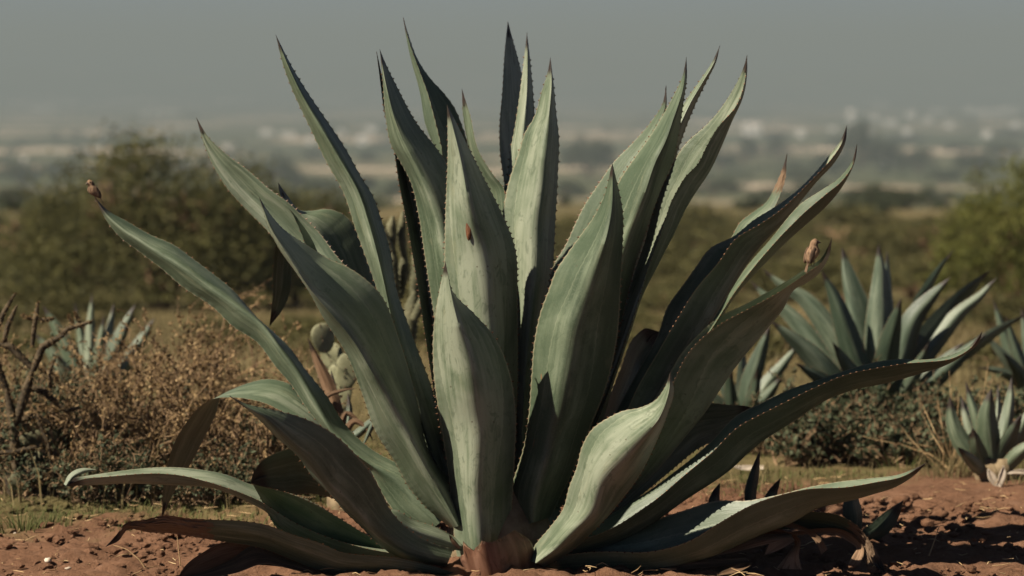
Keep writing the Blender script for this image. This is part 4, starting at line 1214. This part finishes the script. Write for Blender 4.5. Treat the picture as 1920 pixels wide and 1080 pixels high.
def proto_mesh(k, mat, which):
    nm_ = "%s_%d_%s" % (which, k, mat)
    if nm_ in bpy.data.meshes: return bpy.data.meshes[nm_]
    v, f, tv, tf = protos[k]
    if which == "crown": o = mk("tmp", v, f, M[mat], None, False)
    else: o = mk("tmp", tv, tf, M['bark'], None, True)
    me = o.data; me.name = nm_
    bpy.data.objects.remove(o)
    return me


def bush_at(p, w, h, k, mat, name, label, cat, group, rz):
    r = thing(name, p, label, cat, group)
    for which in ("crown", "trunk"):
        c = bpy.data.objects.new(which, proto_mesh(k, mat, which))
        COL.objects.link(c); c.parent = r
        c.scale = (w, w, h); c.rotation_euler = (0, 0, rz)
        if which == "crown": c["kind"] = "stuff"
    return r


rng = np.random.default_rng(77)
spots = [(x_ + rng.uniform(-25, 25), y_ + rng.uniform(-12, 12), rng.uniform(130, 240), rng.uniform(46, 96)) for y_ in (455, 490, 530, 575, 630, 680) for x_ in (-40, 70, 180, 440, 560, 660, 780, 1080, 1180, 1280, 1370, 1480, 1600, 1720, 1840, 1960)] + [(1500, 520, 150, 46), (1650, 470, 110, 50), (1270, 560, 90, 50), (1730, 455, 120, 44), (1390, 470, 90, 34), (1560, 452, 90, 30), (1240, 480, 80, 40), (1330, 520, 90, 36), (1460, 445, 80, 24), (1680, 520, 130, 54), (1850, 470, 110, 50),
         (30, 520, 110, 46), (90, 560, 130, 50), (500, 520, 100, 60), (560, 560, 90, 40), (600, 500, 80, 36), (700, 470, 70, 34), (1050, 480, 70, 60), (1060, 440, 60, 40), (1600, 420, 70, 20), (1330, 430, 70, 20), (1750, 425, 90, 24), (1420, 415, 70, 16), (20, 440, 90, 30), (650, 430, 60, 24)]
def bush_label(px, y):
    where = ("among the grass left of the wide thorn tree" if px < 130 else "at the foot of the wide thorn tree" if px < 520 else "seen through the big agave's left leaves" if px < 850 else
             "seen through the gap right of the tall middle leaves" if px < 1240 else "between the big agave and the broad agave" if px < 1520 else "rising behind the broad agave" if px < 1760 else "at the foot of the green tree")
    return ("blurred low olive bush " if y < 40 else "small faded far meadow bush ") + where


def tree_label(px, y):
    where = ("beyond the wide thorn tree" if px < 420 else "between the big agave's left leaf tips" if px < 900 else "between the big agave's middle and right leaves" if px < 1300 else "beyond the right leaf tips" if px < 1640 else "beyond the green tree")
    return ("dark rounded valley tree " if y < 1200 else "tiny hazy far valley tree ") + where


def house_label(px, w):
    if w > 30 and 1380 < px < 1440: return "brightest white building in the valley, above the dried leaf tip"
    where = ("beyond the wide thorn tree" if px < 420 else "between the big agave's left leaf tips" if px < 900 else "beyond the middle leaves" if px < 1300 else "beyond the right leaf tips" if px < 1640 else "in the town beyond the green tree")
    return ("long pale hazy building " if w > 21 else "small pale hazy building ") + where


for (px, py, wpx, hpx) in spots:
    p = ground_hit(px, py)
    s = (p[1] + 10) / FPX
    bush_at(p, wpx * s, hpx * s, rng.integers(4), 'bush', "meadow_bush", bush_label(px, p[1]), "bush", "bushes scattered over the meadow", rng.random() * 6)
GT = "trees dotted over the valley floor"
tspots = [(1105, 330, 90, 80), (1070, 320, 50, 50), (1395, 305, 60, 50), (1350, 318, 60, 40), (1460, 300, 50, 44), (1615, 318, 70, 90), (1660, 318, 90, 60), (1720, 322, 80, 50), (1560, 330, 80, 40), (1690, 392, 100, 40), (1640, 388, 110, 48), (1750, 385, 90, 36), (1520, 380, 100, 40), (1440, 385, 80, 36), (1340, 370, 90, 40), (1290, 350, 70, 40), (1830, 330, 80, 50), (1880, 300, 70, 40), (1500, 345, 80, 36), (1770, 345, 60, 30),
          (520, 345, 60, 60), (560, 352, 60, 40), (470, 335, 50, 34), (610, 372, 70, 36), (120, 330, 80, 30), (40, 345, 90, 40), (240, 322, 80, 30), (330, 318, 60, 26), (680, 360, 60, 34), (740, 372, 50, 30), (1060, 372, 70, 34), (20, 390, 90, 40), (420, 300, 50, 20), (160, 300, 60, 18), (590, 300, 50, 22), (690, 305, 40, 24), (1200, 330, 60, 40), (1800, 290, 60, 26), (1900, 262, 70, 22), (1700, 268, 70, 18), (1580, 276, 60, 20), (1330, 286, 60, 20), (1450, 262, 60, 16)]
for (px, py, wpx, hpx) in tspots:
    p = ground_hit(px, py)
    s = (p[1] + 10) / FPX
    bush_at(p, wpx * s, hpx * s * 1.15, rng.integers(4), 'fartree', "valley_tree", tree_label(px, p[1]), "tree", GT, rng.random() * 6)

# far woods that read as dark bands
V_, F_ = [], []
n = 900
pxs = rng.uniform(-150, 2070, n)
pys = np.concatenate([rng.normal(382, 10, n // 3), rng.normal(325, 14, n // 3), rng.normal(262, 16, n - 2 * (n // 3))])
for px, py in zip(pxs, pys):
    if vnoise(np.array([px / 130]), np.array([py / 22]), 8)[0] < 0.52: continue
    p = ground_hit(px, max(py, 212))
    s = (p[1] + 10) / FPX
    w = rng.uniform(18, 46) * s; h = rng.uniform(8, 18) * s
    pts = rng.normal(size=(40, 3)) * np.array([.3 * w, .3 * w, .26 * h]) + p + np.array([0, 0, .45 * h])
    v, f = cards(pts, rng.uniform(.5, 1.2, 40) * max(.42 * h, .8), .7, .2, rng, .4)
    V_.append(v); F_.append(f + sum(len(q) for q in V_[:-1]))
wood = mk("distant_woodland", np.concatenate(V_), np.concatenate(F_), M['fartree'], None, False)
tag(wood, "bands of dark woodland fading across the hazy valley", "woodland", kind="stuff")

# ------------------------------------------------------------------ the far town
def box(c, s):
    x, y, z = c; a, b, h = s
    V = np.array([(x - a, y - b, z), (x + a, y - b, z), (x + a, y + b, z), (x - a, y + b, z), (x - a, y - b, z + h), (x + a, y - b, z + h), (x + a, y + b, z + h), (x - a, y + b, z + h)])
    return V, [[0, 1, 5, 4], [1, 2, 6, 5], [2, 3, 7, 6], [3, 0, 4, 7], [4, 5, 6, 7], [0, 3, 2, 1]]


def house(p, w, h, label, group):
    r = thing("house", p, label, "house", group)
    x, y, z = p
    V, F = box((x, y, z - 1), (w / 2, w * .4, h + 1)); mk("wall", V, F, M['wall'], r, False)
    e = w * .04
    rv = [(x - w / 2 - e, y - w * .4 - e, z + h + .02), (x + w / 2 + e, y - w * .4 - e, z + h + .02), (x + w / 2 + e, y + w * .4 + e, z + h + .02), (x - w / 2 - e, y + w * .4 + e, z + h + .02), (x - w / 2 - e, y, z + h * 1.3), (x + w / 2 + e, y, z + h * 1.3)]
    mk("roof", np.array(rv), [[0, 1, 5, 4], [2, 3, 4, 5], [1, 2, 5], [3, 0, 4], [0, 3, 2, 1]], M['roof'], r, False)
    for k in (-.25, .25):
        V, F = box((x + k * w, y - w * .4 - .03, z + h * .35), (w * .08, .03, h * .32)); mk("window", V, F, M['pane'], r, False)
    return r


hs = [(1410, 254, 32, 17), (1500, 257, 15, 10), (1655, 318, 16, 14), (1672, 316, 12, 12), (1595, 232, 12, 20), (1670, 236, 22, 8), (1708, 222, 16, 10), (1640, 226, 12, 7), (1760, 214, 26, 6), (1858, 218, 44, 8), (1890, 214, 30, 9), (1820, 212, 18, 8), (1700, 252, 14, 8), (1780, 240, 14, 8), (1740, 230, 14, 7), (1560, 246, 14, 6), (1630, 252, 12, 6), (1850, 258, 14, 10), (1905, 240, 18, 8), (1650, 200, 26, 6),
      (45, 305, 9, 7), (190, 290, 10, 6), (235, 290, 22, 8), (500, 255, 24, 8), (540, 258, 26, 7), (580, 270, 10, 8), (680, 272, 18, 14), (640, 252, 16, 8), (430, 282, 22, 8), (695, 248, 20, 9), (80, 208, 40, 8), (300, 216, 64, 7), (250, 190, 90, 7), (440, 190, 70, 8), (120, 185, 50, 7), (30, 172, 40, 6), (620, 180, 60, 6), (1070, 160, 60, 5), (730, 168, 70, 6), (880, 160, 40, 5)]
for (px, py, wpx, hpx) in hs:
    p = ground_hit(px, max(py, 196))
    s = (p[1] + 10) / FPX
    house(tuple(p), wpx * s, hpx * s, house_label(px, wpx), "buildings of the far town")


# ------------------------------------------------------------------ grass, stalks, clods, stones
def grass(name, X, Y_, h, mat, rng, w=0.006, lean=0.5, label=None, cat=None):
    n = len(X)
    z = gz(X, Y_)
    P0 = np.stack([X, Y_, z - 0.01], 1)
    ph = rng.random(n) * 2 * math.pi
    d = np.stack([np.cos(ph), np.sin(ph), np.zeros(n)], 1)
    sd = np.stack([-np.sin(ph + 1), np.cos(ph + 1), np.zeros(n)], 1)
    le = rng.random(n)[:, None] * lean
    hh = (h * rng.uniform(.4, 1.2, n))[:, None]
    up = np.array([0, 0, 1.0])
    P1 = P0 + up * hh * .55 + d * hh * le * .25
    P2 = P0 + up * hh * (1 - .3 * le) + d * hh * le
    ww = w * rng.uniform(.6, 1.4, n)[:, None]
    V = np.stack([P0 - sd * ww * .5, P0 + sd * ww * .5, P1 + sd * ww * .4, P1 - sd * ww * .4, P2 + sd * ww * .06, P2 - sd * ww * .06], 1).reshape(-1, 3)
    b = np.arange(n)[:, None] * 6
    F = np.concatenate([b + np.array([[0, 1, 2, 3]]), b + np.array([[3, 2, 4, 5]])], 0)
    o = mk(name, V, F, M[mat], None, False)
    return tag(o, label, cat, kind="stuff")


rng = np.random.default_rng(5)
def patchy(n, x0, x1, y0, y1, cut, seed):
    X = rng.uniform(x0, x1, n); Yy = rng.uniform(y0, y1, n)
    k = (vnoise(X * 1.6, Yy * 1.6, seed) > cut) & (Yy - .40 * X > 1.15 + .5 * (vnoise(X * 3, Yy * 3, 40) - .5))
    return X[k], Yy[k]
X, Yy = patchy(24000, -3.6, 3.8, .3, 3.6, .36, 1)
grass("short_turf", X, Yy, .045, 'grass', rng, .005, .9, "short olive turf along the edge of the bare soil", "grass")
X, Yy = patchy(11000, -3.8, 4.0, .5, 6.5, .42, 2)
keep = (X > -.8) | (Yy > 2.2)
X, Yy = X[keep], Yy[keep]
grass("dry_grass", X, Yy, .13, 'drygrass', rng, .004, .8, "thin straw coloured grass between the shrubs", "grass")
X, Yy = patchy(26000, -9, 9, 6, 26, .35, 3)
grass("meadow_grass", X, Yy, .22, 'drygrass', rng, .012, .7, "dry meadow grass behind the agaves", "grass")
# straw stems standing under the dry shrubs on the left
X = np.concatenate([rng.normal(c, .09, 28) for c in (-2.05, -1.72, -1.5, -1.28, -1.1)]); Yy = rng.uniform(1.15, 1.7, len(X))
grass("straw_stems", X, Yy, .26, 'drygrass', rng, .007, .35, "upright straw stems under the dry shrubs", "grass")


def tuft(px, py, n, h, label, mat, w=.006, lean=.6, name="grass_tuft", seed=0, spread=.07, group=None):
    rg = np.random.default_rng(seed)
    p = ground_hit(px, py)
    r = thing(name, tuple(p), label, "grass", group)
    for k in range(n):
        a = rg.random() * 6.28
        b = p + np.array([math.cos(a), math.sin(a), 0]) * spread * rg.random() + np.array([0, 0, -.01])
        d = np.array([math.cos(a), math.sin(a), 0]) * lean * rg.uniform(.2, 1)
        hh = h * rg.uniform(.5, 1.1)
        P = [b, b + np.array([0, 0, hh * .5]) + d * hh * .2, b + np.array([0, 0, hh * .95]) + d * hh * .75]
        v, f = tube(resample3(P, 6), np.linspace(w / 2, w * .08, 6), 4)
        mk("blade", v, f, M[mat], r)
    return r


tuft(40, 995, 60, .10, "green grass tuft at the edge of the bare soil", 'grass', .007, .9, seed=1, spread=.12)
tuft(95, 985, 30, .08, "smaller green grass tuft beside the prickly pear", 'grass', .006, .9, seed=2, spread=.1)
tuft(1770, 895, 46, .16, "matted yellow grass tuft at the foot of the dry stalks", 'drygrass', .005, .9, seed=3, spread=.12)
tuft(1810, 890, 40, .2, "tall straw coloured grass tuft growing against the young agave", 'drygrass', .005, .7, seed=6, spread=.12)
tuft(1900, 905, 30, .12, "low straw grass tuft under the long bleached strip", 'drygrass', .005, .8, seed=7, spread=.12)
tuft(1690, 880, 24, .09, "olive grass tuft under the dark bush with pale tufts", 'grass', .005, .8, seed=4, spread=.1)
# long dry stalks by the young agave
sb = ground_hit(1778, 885)
ST = thing("dry_stalks", tuple(sb), "clump of long thin straw stalks leaning beside the young agave", "grass")
for pts in [[(1768,838),(1752,808),(1728,755),(1712,722)], [(1770,850),(1748,815),(1726,770),(1724,745)], [(1775,840),(1766,800),(1758,750),(1757,722)], [(1790,830),(1786,780),(1781,720),(1780,695)], [(1838,800),(1840,760),(1848,715),(1853,680)],
            [(1746,852),(1720,845),(1690,833),(1680,832),(1640,824),(1618,818)], [(1706,822),(1690,800),(1672,775),(1660,752)], [(1800,820),(1795,780),(1798,735),(1790,712)], [(1782,860),(1782,800),(1782,750)], [(1764,862),(1746,838),(1700,830)], [(1800,860),(1806,820),(1802,770)]]:
    full = [(1778 + random.uniform(-14, 14), 886)] + pts
    P = resample3([at1(a, b, sb[1] - .02 + random.uniform(-.05, .05)) for a, b in full], 24)
    v, f = tube(P, np.linspace(.0026, .0010, 24), 5)
    mk("stalk", v, f, M['straw'], ST)
# a few dry stems by the big agave's foot
for k, (pts, Yd, lab) in enumerate([([(1405,935),(1412,900),(1425,850)], .3, "single straw stem rising beside the dark agave shoots"), ([(280,1078),(262,1050),(238,1030),(212,1022)], -.25, "bent pale stem lying on the soil near the withered leaf tip"), ([(340,1075),(336,1040),(332,1004)], -.2, "thin straw stem under the lowest left leaf"),
                            ([(1742,1042),(1750,1020),(1762,985),(1770,985)], -.1, "pale forked straw standing on the red soil")]):
    P = resample3([at1(a, b, Yd) for a, b in pts], 14)
    v, f = tube(P, np.linspace(.003, .0012, 14), 5)
    st = thing("straw_stem", tuple(P[0]), lab, "grass")
    mk("stalk", v, f, M['straw'], st)


def rock(c, r, rg, sub=1):
    import bmesh
    bm = bmesh.new()
    bmesh.ops.create_icosphere(bm, subdivisions=sub, radius=1)
    V = np.array([v.co[:] for v in bm.verts]); F = [[v.index for v in f.verts] for f in bm.faces]
    bm.free()
    V = V * (1 + rg.normal(size=(len(V), 1)) * .16) * r * np.array([rg.uniform(.8, 1.4), rg.uniform(.8, 1.3), rg.uniform(.5, .85)])
    return V + np.array(c), np.array(F)


# dry scraps lying on the soil
rg = np.random.default_rng(15)
A_ = Acc()
for k in range(520):
    x = rg.uniform(-2.2, 2.2); y = rg.uniform(-.7, 1.9)
    a = rg.random() * 6.28; ln = rg.uniform(.015, .075)
    p0 = np.array([x, y, gz1(x, y) + .016 + rg.random() * .012]); d = np.array([math.cos(a), math.sin(a), rg.uniform(-.1, .25)])
    A_.add(*tube([p0, p0 + d * ln * .5 + rg.normal(size=3) * .004, p0 + d * ln], [.0014, .0018, .0008], 4))
tag(A_.build("plant_litter", M['straw'], None, True, "stuff"), "dry straw scraps littering the bare soil", "litter")
rg = np.random.default_rng(9)
A_ = Acc()
for k in range(4200):
    x = rg.uniform(-2.3, 2.3); y = rg.uniform(-.75, 1.5)
    if vnoise(np.array([x * 2.5]), np.array([y * 2.5]), 12)[0] < .38: continue
    r_ = .004 + .022 * rg.random() ** 3
    A_.add(*rock((x, y, gz1(x, y) + r_ * .3), r_, rg))
clods = A_.build("soil_clods", M['ground'], None, False, "stuff")
tag(clods, "loose red clods scattered over the bare soil", "soil")
for (px, py, rp, lab) in [(1762, 966, 15, "rounded clay lump standing out on the red soil"), (1690, 938, 12, "brown stone near the tip of the low right leaf"), (1716, 932, 9, "small stone beside a larger brown stone"), (1642, 985, 8, "small stone by the dark agave shoots"), (1850, 1000, 9, "flat stone on the red soil below the young agave"), (1890, 950, 8, "small stone under the bleached husk"), (128, 1068, 5, "white pebble on the soil at the left"), (28, 1002, 4, "white pebble in the green grass tuft"), (300, 1028, 10, "clod of soil beside the withered leaf tip"), (90, 1050, 9, "clod of red soil by the white pebble")]:
    p = ground_hit(px, py + rp * .5)
    r_ = rp * (p[1] + 10) / FPX
    V, F = rock(p + np.array([0, 0, r_ * .35]), r_, rg, 2)
    o = mk("stone", V, F, M['pale'] if 'white' in lab else M['ground'], None, True)
    tag(o, lab, "stone")
# bleached husks
for pts, w, Yd, lab in [([(1852,878),(1860,895),(1872,912)], 16, 1.85, "curled bleached husk lying at the foot of the young agave"), ([(1882,872),(1880,890),(1872,912)], 14, 1.83, "upright bleached husk leaning on the curled one"), ([(1888,888),(1905,885),(1940,888)], 10, 1.88, "long bleached strip of dead leaf on the grass"), ([(1368,874),(1395,877),(1432,876)], 9, 2.2, "pale dead leaf strip lying behind the dark agave shoots")]:
    h0 = at1(*pts[-1], Yd)
    hk = thing("dead_leaf_husk", tuple(h0), lab, "dead leaf")
    quick(hk, pts, w, y=(Yd, Yd), mat='leaf_dry', teeth=False, spine=0, keel=-.3, name="husk").data.materials[0] = M['pale']

# ------------------------------------------------------------------ haze over the whole valley
hz_m = bpy.data.materials.new("haze_air")
hz_m.use_nodes = True
hn = hz_m.node_tree.nodes; hl = hz_m.node_tree.links
hn.remove(hn["Principled BSDF"])
pv = hn.new("ShaderNodeVolumePrincipled")
pv.inputs["Color"].default_value = (0.258, 0.302, 0.312, 1)
pv.inputs["Density"].default_value = 0.00042
pv.inputs["Anisotropy"].default_value = 0.0
hl.new(pv.outputs[0], hn["Material Output"].inputs["Volume"])
V, F = box((0, 6570, -62), (6900, 6620, 300))
hz = mk("haze", V, F, hz_m, None, False)
tag(hz, "pale haze lying over the valley", "haze", kind="stuff")
